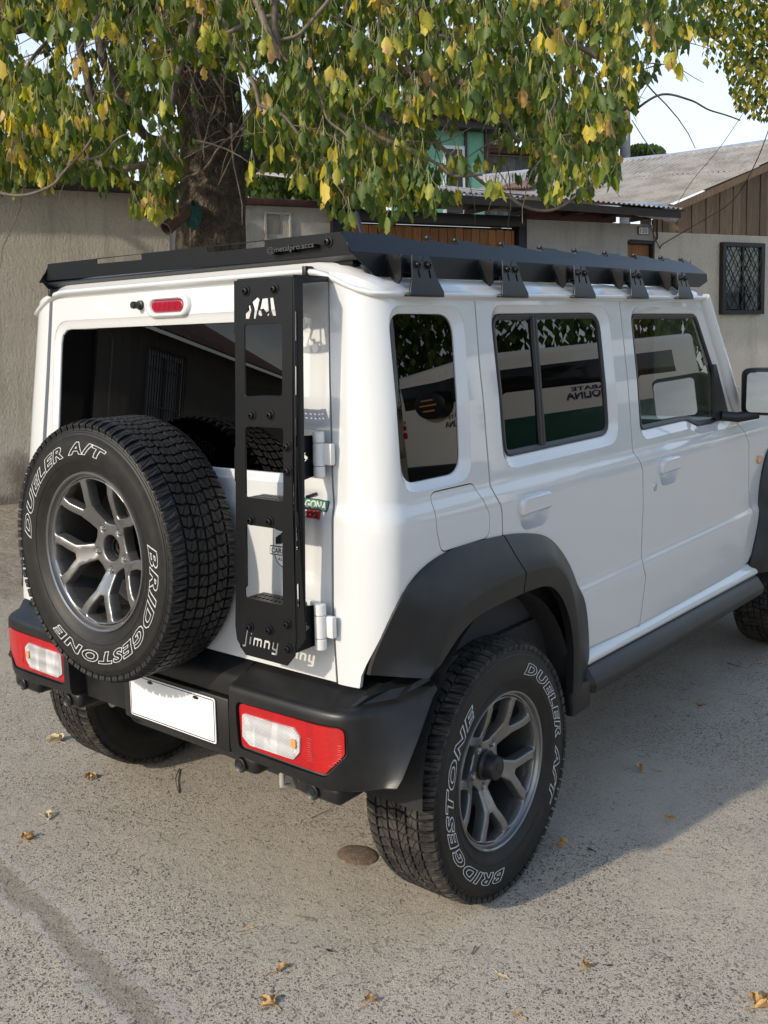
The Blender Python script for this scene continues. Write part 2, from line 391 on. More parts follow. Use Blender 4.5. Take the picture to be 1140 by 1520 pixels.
G = .0031                                                # half of a shut gap
seam1 = [(.434, .935), (.434, 1.0), (.429, 1.022), (.410, 1.05), (.402, 1.075), (.399, 1.378), (.408, 1.60)]
seam2 = [(1.272, .49), (1.300, .62), (1.308, .655), (1.292, .69), (1.292, .72), (1.304, .894), (1.302, 1.01), (1.286, 1.04), (1.258, 1.075), (1.256, 1.315), (1.252, 1.60)]
seam3 = [(2.30, .482), (2.37, .50), (2.432, .64), (2.435, .68), (2.418, .716), (2.376, .80), (2.372, .99), (2.33, 1.045), (2.262, 1.09), (2.20, 1.165), (1.985, 1.56), (1.955, 1.60)]
def shift(pts, d): return [(p[0]+d, p[1]) for p in pts]
arch_out = [(-.085, .705), (-.05, .79), (-.002, .868), (.055, .914), (.13, .940), (.242, .951), (.434, .944), (.564, .927), (.655, .902), (.735, .850), (.811, .768), (.873, .653), (.899, .524), (.900, .440)]
arch_rdg = [(.030, .690), (.062, .715), (.096, .762), (.140, .803), (.205, .828), (.326, .842), (.474, .845), (.598, .834), (.655, .812), (.703, .758), (.738, .670), (.753, .574), (.753, .500), (.750, .440)]
arch_inn = [(.048, .690), (.085, .705), (.130, .735), (.180, .762), (.245, .782), (.341, .789), (.497, .792), (.592, .782), (.648, .750), (.690, .700), (.718, .640), (.731, .577), (.731, .500), (.728, .440)]
def curve_n(pts, n): return [tuple(p) for p in resample_n([tuple(q) for q in catmull([(a, b, 0) for a, b in pts], 6)], n)]
NA = 57
aO, aR, aI = curve_n(arch_out, NA), curve_n(arch_rdg, NA), curve_n(arch_inn, NA)
aO = [(p[0], p[1]) for p in aO]
split = min(range(NA), key=lambda i: abs(aO[i][0]-.434))
# front arch outline (mirrored idea of the rear one, centred on the front axle)
front_out = [(2.385, .44), (2.391, .493), (2.463, .609), (2.505, .72), (2.522, .803), (2.57, .89), (2.64, .945), (2.75, .955), (3.02, .955), (3.20, .93), (3.34, .84), (3.43, .70), (3.47, .56), (3.48, .46)]
fO = curve_n(front_out, NA)
fR = curve_n([(2.53, .44), (2.54, .52), (2.575, .63), (2.61, .73), (2.66, .80), (2.73, .835), (2.86, .845), (3.04, .843), (3.15, .825), (3.24, .76), (3.31, .66), (3.35, .55), (3.37, .48), (3.37, .46)], NA)
fI = curve_n([(2.56, .44), (2.57, .52), (2.60, .62), (2.64, .70), (2.69, .76), (2.76, .785), (2.86, .79), (3.04, .79), (3.12, .775), (3.20, .72), (3.27, .63), (3.31, .54), (3.33, .48), (3.33, .46)], NA)

def inset_poly(pts, d):
    n = len(pts); out = []
    ar = sum(pts[i-1][0]*pts[i][1]-pts[i][0]*pts[i-1][1] for i in range(n)); s = 1 if ar > 0 else -1
    for i in range(n):
        a = Vector(pts[i-1][:2]); p = Vector(pts[i][:2]); b = Vector(pts[(i+1) % n][:2])
        e1 = (p-a).normalized(); e2 = (b-p).normalized(); nn = (Vector((-e1.y, e1.x))+Vector((-e2.y, e2.x)))
        if nn.length < 1e-6: nn = Vector((-e1.y, e1.x))
        nn.normalize(); out.append(tuple(p+nn*d*s))
    return out
def window_unit(kind, owner, outer, inner, sg, glassm, rub=True, div=None, posf=side_pos, depth=.013):
    """painted recess from outer loop to inner loop, rubber, pane"""
    n = 96
    a = resample_n(outer, n, True); b = resample_n(inner, n, True)
    # align starting points
    k = int(np.argmin(((b-a[0])**2).sum(1))); b = np.roll(b, -k, 0)
    nx = Vector((sg, 0, 0)) if posf is not rear_pos else Vector((0, -1, 0))
    m1 = a*.55+b*.45; m2 = a*.12+b*.88
    ps = lambda arr, d: [posf(p[0], p[1], sg)-nx*d if posf is not rear_pos else posf(p[0], p[1])-nx*d for p in arr]
    ring('window_surround', [ps(a, .0003), ps(a*.88+b*.12, .0022), ps(m1, depth*.62), ps(m2, depth*.96), ps(b, depth+.001), ps(b, depth+.012)], WHITE, owner, 70)
    c = np.array(inset_poly([tuple(q) for q in b], .017)) if rub else np.array(inset_poly([tuple(q) for q in b], .002))
    if rub:
        c1 = b*.75+c*.25; c2 = b*.3+c*.7
        r = ring('window_seal', [ps(b, depth+.004), ps(c1, depth-.003), ps(c2, depth-.002), ps(c, depth+.002), ps(c, depth+.012)], BLK, owner, 45)
    gp = ps(c, depth+.004)
    # pane: fan grid through the quads
    off = Vector((0, 0, 0))-nx*(depth+.004)
    pf = (lambda u, z: posf(u, z)+off) if posf is rear_pos else (lambda u, z: posf(u, z, sg)+off)
    surf('window_pane', [tuple(q) for q in c], [], pf, glassm, owner, .05, (), .0005, 1 if posf is rear_pos or sg > 0 else -1)
    return c
def build_side(sg):
    sp = lambda u, z: side_pos(u, z, sg); qp = lambda u, z: quarter_pos(u, z, sg)
    zb = (1.085, 1.078, 1.07, 1.063, 1.055, 1.048, 1.04, 1.03, .735, .728, .722, .716, .711, .706, .70, .694, .688)
    # --- rear quarter panel
    qo_out = [(p[0], p[1]) for p in aO[:split+1]]
    qo = [(-.15+.004, .672), (-.10, .670), (-.085, .69)]
    qo = [(-.146, .672), (-.105, .672)]+[(-.10+.0, .70)]+[(p[0], p[1]-.002) for p in qo_out if p[0] > -.03 or p[1] > .80]
    qo = [q for q in qo if q[0] < .434-G]
    top = [(u, 1.612-.055*(max(0, min(1, (u+.15)/.21))**1.3 if u < .06 else 1)+(.0145*(u-.1) if u > .06 else 0)) for u in (.3, .2, .1, .06, .03, 0, -.03, -.06, -.09, -.12, -.146)]
    out = qo+shift([s for s in seam1 if s[1] < 1.56], -G)+[(.408-G, GZ(.4)-.004)]+top
    w_out = rrect([(.035, 1.530), (.352, 1.534), (.322, 1.100), (.035, 1.100)], .062, 8)
    w_in = rrect([(.052, 1.512), (.315, 1.512), (.288, 1.122), (.050, 1.122)], [.05, .055, .055, .05], 8)
    fuel = rrect([(.142, 1.092), (.322, 1.092), (.372, 1.01), (.372, .950), (.160, .950), (.145, 1.0)], [.022, .022, .03, .03, .024, .03], 6)
    holes = [w_out]+([inset_poly(fuel, -.0022)] if sg > 0 else [])
    q = surf('quarter_panel', out, holes, qp, WHITE, car, .017, zb, .014, sg)
    window_unit('q', q, w_out, w_in, sg, GL_DARK, rub=False, posf=quarter_pos, depth=.010)
    if sg > 0: surf('fuel_flap', inset_poly(fuel, .0008), [], lambda u, z: qp(u, z)+Vector((.0002, 0, 0)), WHITE, car, .015, zb, .012, 1)
    # --- rear door
    ao = [(p[0], p[1]) for p in aO[split:] if p[0] > .434+G and p[1] > .505]
    out = shift(seam1, G)[:]; out = [o for o in out if o[1] < 1.56]
    s2 = [s for s in seam2 if s[1] < 1.57]
    out = [(.434+G, .944)]+[o for o in out if o[1] > .95]+[(.407+G, GZ(.4)-.004), (1.252-G, GZ(1.25)-.004)]+shift(s2, -G)[::-1]+[(1.272-G, .503), (.905, .522)]+ao[::-1]
    w_out = rrect([(.474, 1.538), (1.168, 1.546), (1.168, 1.112), (.474, 1.106)], [.065, .075, .075, .065], 8)
    w_in = rrect([(.497, 1.514), (1.124, 1.522), (1.124, 1.142), (.500, 1.136)], [.035, .06, .05, .035], 8)
    hd = lambda y0, y1: rrect([(y0, 1.030), (y1, 1.030), (y1, .936), (y0+.006, .936)], [.03, .028, .045, .045], 6)
    h1 = hd(.519, .676)
    d = surf('rear_side_door', out, [w_out, h1], sp, WHITE, car, .018, zb, .014, sg)
    c = window_unit('r', d, w_out, w_in, sg, GL_DARK)
    mb = MB()
    a, b = side_pos(.716, 1.508, sg), side_pos(.705, 1.152, sg)
    nx = Vector((sg, 0, 0))
    y0 = .0135
    V = []
    for p in (a, b):
        for dy, dx in ((-.014, -.016), (-.012, -.008), (-.003, -.008), (-.001, -.012), (.003, -.012), (.005, -.008), (.012, -.008), (.014, -.016)): V.append(p+Vector((sg*dx, dy, 0)))
    F = [(i, i+1, i+9, i+8) for i in range(7)]
    mesh_obj('window_divider', V, F, BLK, d, 30)
    handle(d, h1, sg)
    # --- front door
    out = [(1.252+G, GZ(1.25)-.004), (1.99, GZ(1.99)-.006)]
    out = shift(s2, G)+[(1.252+G, GZ(1.25)-.004), (1.985-G, GZ(1.985)-.006)]+shift([s for s in seam3 if s[1] < 1.55], -G)[::-1]+[(2.30, .482), (1.272+G, .503)]
    w_out = rrect([(1.325, 1.543), (1.965, 1.546), (2.225, 1.100), (2.14, 1.078), (1.86, 1.080), (1.745, 1.108), (1.325, 1.104)], [.065, .07, .02, .05, .05, .05, .06], 8)
    w_in = rrect([(1.350, 1.520), (1.938, 1.524), (2.196, 1.122), (2.03, 1.104), (1.87, 1.106), (1.755, 1.138), (1.352, 1.134)], [.035, .05, .01, .03, .05, .05, .03], 8)
    h2 = hd(1.436, 1.594)
    d = surf('front_side_door', out, [w_out, h2], sp, WHITE, car, .018, zb, .014, sg)
    window_unit('f', d, w_out, w_in, sg, GL_CLR)
    handle(d, h2, sg)
    # sail triangle that carries the mirror
    tri = [(2.055, 1.33), (2.085, 1.33), (2.185, 1.135), (2.175, 1.118), (2.06, 1.112), (2.035, 1.125)]
    fillpoly('mirror_sail', [side_pos(p[0], p[1], sg)-nx*.004 for p in tri], BLK, d, .01, nx)
    if sg > 0:
        M = mat_axes(side_pos(1.400, .944, 1), (0, 1, 0), (0, 0, 1))
        MB().lathe([(0, .0035), (.008, .0035), (.0095, .003), (.012, .002), (.0135, -.004)], M @ Matrix.Diagonal((1, 1.25, 1, 1)), 20).build('door_lock', STEEL, d, 40)
    # --- front wing
    ar = [(p[0], p[1]) for p in fO if p[1] > .50]
    k = [s for s in seam3 if s[1] <= 1.10]
    out = shift(k[1:], G)+[(2.262+G, 1.105), (2.34, 1.118), (3.30, 1.04), (3.42, 1.0), (3.46, .70), (3.45, .62)]+[p for p in ar[::-1]]
    surf('front_wing', out, [], sp, WHITE, car, .03, zb, .014, sg)
    if sg > 0:
        M = mat_axes(side_pos(2.507, .915, 1), (0, 1, 0), (0, 0, 1))
        me = plate_mesh(rrect([(-.028, -.018), (.028, -.018), (.028, .018), (-.028, .018)], .014), [], .016, .004, M); me.materials.append(LENS_A); shade(me)
        link(bpy.data.objects.new('side_indicator', me), car)
    # --- windscreen pillar + dark seams behind the gaps
    def strip(nm, pts, wdt, m, off):
        V = []; F = []
        for i, p in enumerate(pts):
            for s in (-wdt, wdt): V.append(side_pos(p[0]+s, p[1], sg)-nx*off)
            if i: F.append((2*i-2, 2*i, 2*i+1, 2*i-1))
        return mesh_obj(nm, V, F, m, car)
    strip('door_shut_face', [(p[0], min(p[1], 1.548)) for p in seam1], .02, DARK, .016)
    strip('door_shut_face', [(p[0], min(p[1], 1.548)) for p in seam2], .02, DARK, .016)
    strip('door_shut_face', [(p[0], min(p[1], 1.548)) for p in seam3], .02, DARK, .016)
    # white sill below the doors, black sill step under it
    V = []; F = []
    ys = np.linspace(.86, 2.42, 24)
    prof = [(.742, .520), (.758, .503), (.772, .490), (.774, .480), (.764, .468), (.740, .462)]
    for i, y in enumerate(ys):
        zz = -.022*(y-.9)
        for x, z in prof: V.append((sg*x, y, z+zz))
        if i: F += [((i-1)*6+j, i*6+j, i*6+j+1, (i-1)*6+j+1) for j in range(5)]
    o = mesh_obj('painted_sill', V, F, WHITE, car); fix_normals(o.data); shade(o.data, 60)
    V = []; F = []
    prof = [(.735, .470), (.760, .471), (.772, .469), (.779, .464), (.802, .428), (.804, .420), (.799, .398), (.74, .392), (.69, .392)]
    for i, y in enumerate(np.r_[.86, .875, np.linspace(.9, 2.38, 12), 2.41]):
        zz = -.022*(y-.9); e = -.02 if i == 0 else 0
        for x, z in prof: V.append((sg*(x+(e if x > .75 else 0)), y, z+zz))
        n = len(prof)
        if i: F += [((i-1)*n+j, i*n+j, i*n+j+1, (i-1)*n+j+1) for j in range(n-1)]
    F += [tuple(range(n))]; F += [tuple(range(len(V)-n, len(V)))]
    o = mesh_obj('sill_cladding', V, F, PLAST, car); fix_normals(o.data); shade(o.data, 30)
    # --- wheel arch flares
    def flare(oc, rc, ic, i0, i1, nm, body=quarter_pos):
        P = lambda p, x: Vector((sg*x, p[0], p[1]))
        L0, L1, L2, L3, L4, L5, L6 = [], [], [], [], [], [], []
        for i in range(i0, i1+1):
            o_, r_, n_ = oc[i], rc[i], ic[i]
            b = body(o_[0], o_[1], 1); bx = b.x; oy = b.y if o_[0] < YC else o_[0]
            dv = Vector((r_[0]-oy, r_[1]-o_[1])); dl = dv.normalized()
            L0.append(Vector((sg*(bx-.004), oy, o_[1]))); L1.append(Vector((sg*(bx+.006), oy, o_[1])))
            q = (oy+dl.x*.010, o_[1]+dl.y*.010); L2.append(Vector((sg*(bx+.012), q[0], q[1])))
            m = (oy+dv.x*.55, o_[1]+dv.y*.55); L3.append(Vector((sg*(bx+(.808-bx)*.62), m[0], m[1])))
            L4.append(P((oy+dv.x*.97, o_[1]+dv.y*.97), .8095)); 
            q = (r_[0]+(n_[0]-r_[0])*.06, r_[1]+(n_[1]-r_[1])*.06); L5.append(P(q, .8100)); L6.append(P((n_[0], n_[1]), .803))
        inn = [Vector((sg*.66, p.y, p.z)) for p in L6]
        inn = [Vector((sg*.780, p.y+(AX if body is quarter_pos else AXF)*0, p.z)) for p in L6]
        rows = [L0, L1, L2, L3, L4, L5, L6, inn]; n = len(L0); V = [p for r in rows for p in r]; F = []
        for j in range(len(rows)-1):
            for i in range(n-1): F.append((j*n+i, j*n+i+1, (j+1)*n+i+1, (j+1)*n+i))
        # end caps close the section
        F.append(tuple(j*n for j in range(len(rows)))); F.append(tuple(j*n+n-1 for j in range(len(rows))))
        ob = mesh_obj(nm, V, F, PLAST, car); fix_normals(ob.data); shade(ob.data, 28); return ob
    # the diagonal split between the quarter part and the door part
    def skew(cv, i, k):
        cv = list(cv); return cv
    flare(aO, aR, aI, 0, split, 'wheel_arch_flare'); 
    a2O = [(p[0]+(.005 if i == split else 0), p[1]) for i, p in enumerate(aO)]; a2R = [(p[0]+(.005 if i == split else 0), p[1]) for i, p in enumerate(aR)]; a2I = [(p[0]+(.005 if i == split else 0), p[1]) for i, p in enumerate(aI)]
    flare(a2O, a2R, a2I, split, NA-1, 'wheel_arch_flare')
    flare(fO, fR, fI, 0, NA-1, 'wheel_arch_flare', lambda u, z, s=1: side_pos(u, z, 1))
    # mud flap under the flare's front foot
    MB().box((sg*.69 if sg > 0 else -.795, .745, .36), (sg*.795 if sg > 0 else -.69, .86, .445)).build('mud_guard', PLAST, car, bevel=.012)
    # wheel housings
    for cy, nm in ((AX+.012, 'wheel_housing'), (AXF, 'wheel_housing')):
        mb = MB(); r = .43
        V = []; F = []
        for i in range(25):
            a = math.pi*(i/24)*1.0+.02
            for x in (.52, .60, .74, .785): V.append((sg*x, cy+(r+(.0 if x > .53 else -.05))*math.cos(a)*(.86), .375+(r+(.0 if x > .53 else -.05))*math.sin(a)*.99))
            if i: F += [((i-1)*4+j, i*4+j, i*4+j+1, (i-1)*4+j+1) for j in range(3)]
        mesh_obj(nm, V, F, DARK, car, 40)
        # inner wall with pressed brackets
        mb = MB().box((min(sg*.50, sg*.515), cy-.45, .45), (max(sg*.50, sg*.515), cy+.45, .90)).build('inner_arch_wall', CHASS, car)
    if sg > 0:
        for y0, z0, ww, hh, t in ((.60, .60, .05, .26, .2), (.50, .70, .11, .05, -.25), (.66, .52, .035, .22, .05)):
            M = Matrix.Translation((.56, y0, z0)) @ Matrix.Rotation(t, 4, 'X')
            me = plate_mesh(rrect([(-ww/2, -hh/2), (ww/2, -hh/2), (ww/2, hh/2), (-ww/2, hh/2)], .012), [[(.01*math.cos(a), hh*.25+.01*math.sin(a)) for a in np.linspace(0, 6.28, 13)[:-1]]], .012, .002, M @ mat_axes((0, 0, 0), (0, 1, 0), (0, 0, 1)))
            me.materials.append(CHASS); link(bpy.data.objects.new('arch_bracket', me), car)
def handle(owner, hole, sg):
    """cup-shaped recess with a flap-style door handle"""
    n = 48; a = resample_n(hole, n, True); c = a.mean(0)
    nx = Vector((sg, 0, 0)); P = lambda arr, d: [side_pos(p[0], p[1], sg)-nx*d for p in arr]
    a1 = c+(a-c)*.97; a2 = c+(a-c)*.86; a3 = c+(a-c)*.55
    o = ring('handle_cup', [P(a, 0), P(a1, .004), P(a2, .022), P(a3, .030)], WHITE, owner, 70)
    fillpoly('handle_cup_floor', P(a3, .030), WHITE, o)
    y0, y1 = hole[0][0], hole[-1][0]; ys = [p[0] for p in hole]; zs = [p[1] for p in hole]
    y0, y1, z1 = min(ys), max(ys), max(zs)
    h = rrect([(y0-.003, z1-.050), (y1-.004, z1-.047), (y1-.002, z1+.001), (y0-.003, z1+.001)], [.010, .010, .026, .026], 6)
    me = plate_mesh(h, [], .026, .007); mm = mat_axes(side_pos((y0+y1)/2, z1-.03, sg), (0, 1, 0), (0, 0, 1)) if sg > 0 else None
    x = side_pos((y0+y1)/2, z1-.03, sg).x
    for v in me.vertices: v.co = Vector((x+sg*(v.co.z+.002+.006*math.sin(math.pi*(v.co.x-y0)/(y1-y0))), v.co.x, v.co.y))
    me.materials.append(WHITE); fix_normals(me); shade(me, 50); link(bpy.data.objects.new('door_handle', me), owner)
build_side(1); build_side(-1)

# ------------------------------------------------------------------ tailgate
zt = lambda x: 1.600
left = [(-f_shut(z)+G, z) for z in np.linspace(.672, 1.598, 40)]; right = [(f_shut(z)-G, z) for z in np.linspace(1.598, .672, 40)]
gate_out = left+right
gw_out = rrect([(-.545, 1.532), (.480, 1.532), (.490, 1.115), (-.555, 1.115)], .07, 8)
gw_in = rrect([(-.520, 1.506), (.452, 1.506), (.460, 1.137), (-.532, 1.137)], .045, 8)
gate = surf('tailgate', gate_out, [gw_out], rear_pos, WHITE, car, .014, (1.085, 1.078, 1.07, 1.063, 1.055, 1.048, 1.04), .016, 1)
window_unit('g', gate, gw_out, gw_in, 1, GL_DARK, rub=False, posf=rear_pos, depth=.007)
# dark shut faces behind the tailgate gaps
for sg in (-1, 1):
    V = []; F = []
    for i, z in enumerate(np.linspace(.66, 1.61, 20)):
        x = f_shut(z)
        V += [Vector((sg*(x-.03), f_rear(z)+.020, z)), Vector((sg*(x+.012), f_rear(z)+.020, z))]
        if i: F.append((2*i-2, 2*i, 2*i+1, 2*i-1))
    mesh_obj('tailgate_seal', V, F, BLK, car)
# high brake lamp in its moulded surround
def stadium(cx, cz, w, h, n=10):
    r = h/2; o = []
    for s, a0 in ((1, -math.pi/2), (-1, math.pi/2)):
        for k in range(n+1):
            a = a0+math.pi*k/n; o.append((cx+s*(w/2-r)+r*math.cos(a), cz+r*math.sin(a)))
    return o
a = np.array(resample_n(stadium(-.004, 1.556, .185, .062), 64, True)); b = np.array(resample_n(stadium(-.004, 1.556, .150, .042), 64, True)); c = np.array(resample_n(stadium(-.004, 1.556, .132, .031), 64, True))
P = lambda arr, d: [rear_pos(p[0], p[1])-Vector((0, d, 0)) for p in arr]
ring('lamp_surround', [P(a, -.0005), P(a*.8+b*.2, .006), P(a*.5+b*.5, .011), P(b, .012), P(b*.5+c*.5, .009), P(c, .002), P(c, -.008)], WHITE, gate, 60)
hl = plate('high_brake_lamp', [tuple(p) for p in c], [], mat_axes(rear_pos(0, 1.556)+Vector((0, -.002, -1.556)), (1, 0, 0), (0, 0, 1)), .012, LENS_D, gate, .004)
for i in range(5):
    plate('lamp_cell', rrect([(-.044+i*.022-.009, 1.545), (-.044+i*.022+.009, 1.545), (-.044+i*.022+.009, 1.567), (-.044+i*.022-.009, 1.567)], .003), [], mat_axes(rear_pos(0, 1.556)+Vector((-.004, -.0086, -1.556)), (1, 0, 0), (0, 0, 1)), .0016, LENS_D, hl, .0006)
M = mat_axes(rear_pos(-.124, 1.563), (1, 0, 0), (0, 0, 1))
MB().lathe([(.0, .030), (.009, .030), (.0105, .026), (.0095, .020), (.0095, .008), (.013, .006), (.0135, 0)], M, 20).build('washer_nozzle', BLK, gate, 40)
# roof: drip rail and shoulder, rings in plan following the body
def roof_ring(off, dz, n=200):
    """closed plan loop; off = inset from the rail line"""
    P = []
    yr0, yf = -.006, 2.02
    xs = .7095
    def pt(x, y, z): P.append(Vector((x, y, z)))
    # build right half from rear centre to front centre
    half = []
    def rz(x):
        t = max(0, min(1, (abs(x)-.50)/.20)); t = t*t*(3-2*t); return 1.6165-.0605*t
    r = .12
    for x in np.linspace(0, .56, 14): half.append((x, yr0+off, rz(x)))
    cx, cy = xs-off-.13, yr0+off+.075
    for k in range(1, 14):
        a = math.pi/2*k/13; n_ = .85
        x = .56+(xs-off-.56)*math.sin(a)**n_; y = yr0+off+.075*(1-max(0, math.cos(a))**n_); half.append((x, y, rz(x) if x < .70-off else 1.556))
    for y in np.linspace(.12, yf-.03, 24): half.append((xs-off-.012*max(0, (y-1.2)/1.2)**2, y, 1.556+.0145*(y-.1)))
    xf = xs-off-.006
    for x in np.linspace(xf-.03, 0, 10): half.append((x, yf+.03*(1-(x/xf)**2)-off*.5, 1.556+.0145*(yf-.1)+.0))
    half = [(h[0], h[1], h[2]+dz) for h in half]
    hh = resample_n(half, 110)
    Rr = [Vector(h) for h in hh]; Ll = [Vector((-h[0], h[1], h[2])) for h in hh[::-1]][1:-1]
    return Rr+Ll
rail = [roof_ring(.018, -.020), roof_ring(.010, -.010), roof_ring(-.001, -.006), roof_ring(-.004, 0), roof_ring(-.001, .006), roof_ring(.006, .0075), roof_ring(.013, .002), roof_ring(.018, .003), roof_ring(.028, .020), roof_ring(.045, .034), roof_ring(.09, .046)]
rf = ring('roof', rail, WHITE, car, 65)
# flat roof skin: reach the measured height slowly
top = roof_ring(.09, .046); cenR = []
V = list(top); ctr = [Vector((p.x*.55, 1.0+(p.y-1.0)*.75, max(p.z, 1.62)+.012)) for p in top]; V += ctr
n = len(top); F = [(i, (i+1) % n, n+(i+1) % n, n+i) for i in range(n)]+[tuple(range(n, 2*n))]
o = mesh_obj('roof_skin', V, F, WHITE, car); fix_normals(o.data); shade(o.data, 60)
o = ring('roof_rail_seal', [[p+Vector((0, 0, -.002)) for p in rail[0]], [p+Vector((p.x*-.05, .02 if p.y < .3 else 0, -.012)) for p in rail[0]]], BLK, car)
for x in (.502, -.545):
    MB().box((x-.006, -.016, 1.606), (x+.006, .012, 1.628)).build('rail_clip', BLK, car, bevel=.002)
# windscreen, bonnet, nose
def quad(nm, pts, m, parent=car, thick=None, nrm=None): return fillpoly(nm, [Vector(p) for p in pts], m, parent, thick, nrm)
for sg in (-1, 1):
    tube('windscreen_pillar', [(sg*.685, 1.99, 1.585), (sg*.715, 2.15, 1.30), (sg*.72, 2.30, 1.10)], .030, WHITE, car, 12)
quad('windscreen', [(-.66, 2.03, 1.555), (.66, 2.03, 1.555), (.70, 2.36, 1.10), (-.70, 2.36, 1.10)], GL_CLR)
mb = MB().box((-.715, 2.34, .60), (.715, 3.42, 1.075)); mb.build('bonnet', WHITE, car, bevel=.035, seg=3)
MB().box((-.70, 3.425, .55), (.70, 3.45, 1.0)).build('grille', BLK, car, bevel=.01)
for sg in (-1, 1):
    M = mat_axes((sg*.52, 3.45, .86), (1, 0, 0), (0, 0, -1))
    MB().lathe([(0, .02), (.07, .015), (.085, .005), (.09, -.01)], M, 28).build('headlight', LENS_W, car, 40)
MB().box((-.78, 3.44, .42), (.78, 3.56, .68)).build('front_bumper', PLAST, car, bevel=.03, seg=3)
# cabin
MB().box((-.715, -.02, .46), (.715, 2.42, .66)).build('floor_pan', DARK, car)
MB().box((-.60, -.015, .655), (.60, .0, 1.08)).build('tailgate_lining', DARK, car)
MB().box((-.66, 2.12, .70), (.66, 2.36, 1.085)).build('dashboard', INTER2, car, bevel=.03)
V = [(x, y, z) for z in (1.575,) for x, y in ((-.66, .05), (.66, .05), (.66, 1.98), (-.66, 1.98))]
mesh_obj('headliner', V, [(0, 1, 2, 3)], INTER2, car)
for sg in (-1, 1):
    MB().box((min(sg*.690, sg*.700), .06, .66), (max(sg*.690, sg*.700), 2.2, 1.06)).build('door_lining', INTER, car, bevel=.004)
def seat(x, y, nm='seat'):
    o = MB().box((x-.23, y, .66), (x+.23, y+.46, .83)).build(nm, INTER, car, bevel=.05, seg=3)
    M = Matrix.Translation((x, y, .80)) @ Matrix.Rotation(R_(14), 4, 'X')
    MB().box((-.22, -.06, 0), (.22, .06, .52), M).build('seat_back', INTER, o, bevel=.05, seg=3)
    MB().box((-.12, -.045, .55), (.12, .035, .72), M).build('headrest', INTER, o, bevel=.035, seg=3)
for x in (-.36, .36): seat(x, 1.50)
for x in (-.34, .34): seat(x, .62)
pts = [(-.36+.18*math.cos(a), 2.02-.05*math.sin(a), 1.10+.17*math.sin(a)) for a in np.linspace(0, 6.2832, 33)]
sw = tube('steering_wheel', pts, .013, BLK, car, 8)
MB().box((-.53, 2.01, 1.07), (-.19, 2.04, 1.12)).build('wheel_spoke', BLK, sw, bevel=.01)
# underbody
MB().box((-.50, -.05, .36), (-.42, 3.3, .46)).build('chassis_rail', CHASS, car)
MB().box((.42, -.05, .36), (.50, 3.3, .46)).build('chassis_rail', CHASS, car)
for y in (AX, AXF):
    tube('axle', [(-.62, y, .336), (.62, y, .336)], .045, CHASS, car, 14)
    MB().lathe([(0, -.13), (.07, -.12), (.13, -.05), (.13, .05), (.07, .12), (0, .13)], mat_axes((.05, y, .336), (0, 0, 1), (1, 0, 0)), 20).build('differential', CHASS, car, 40)
MB().box((-.36, .05, .30), (.36, .30, .45)).build('tank', DARK, car, bevel=.03)
tube('exhaust_pipe', [(-.33, -.02, .40), (-.33, .25, .38), (-.30, .9, .36)], .020, HOOK, car, 14)
tube('tow_hook', [(.445, -.06, .415), (.445, -.085, .405), (.455, -.095, .385), (.46, -.075, .378)], .008, HOOK, car, 10)

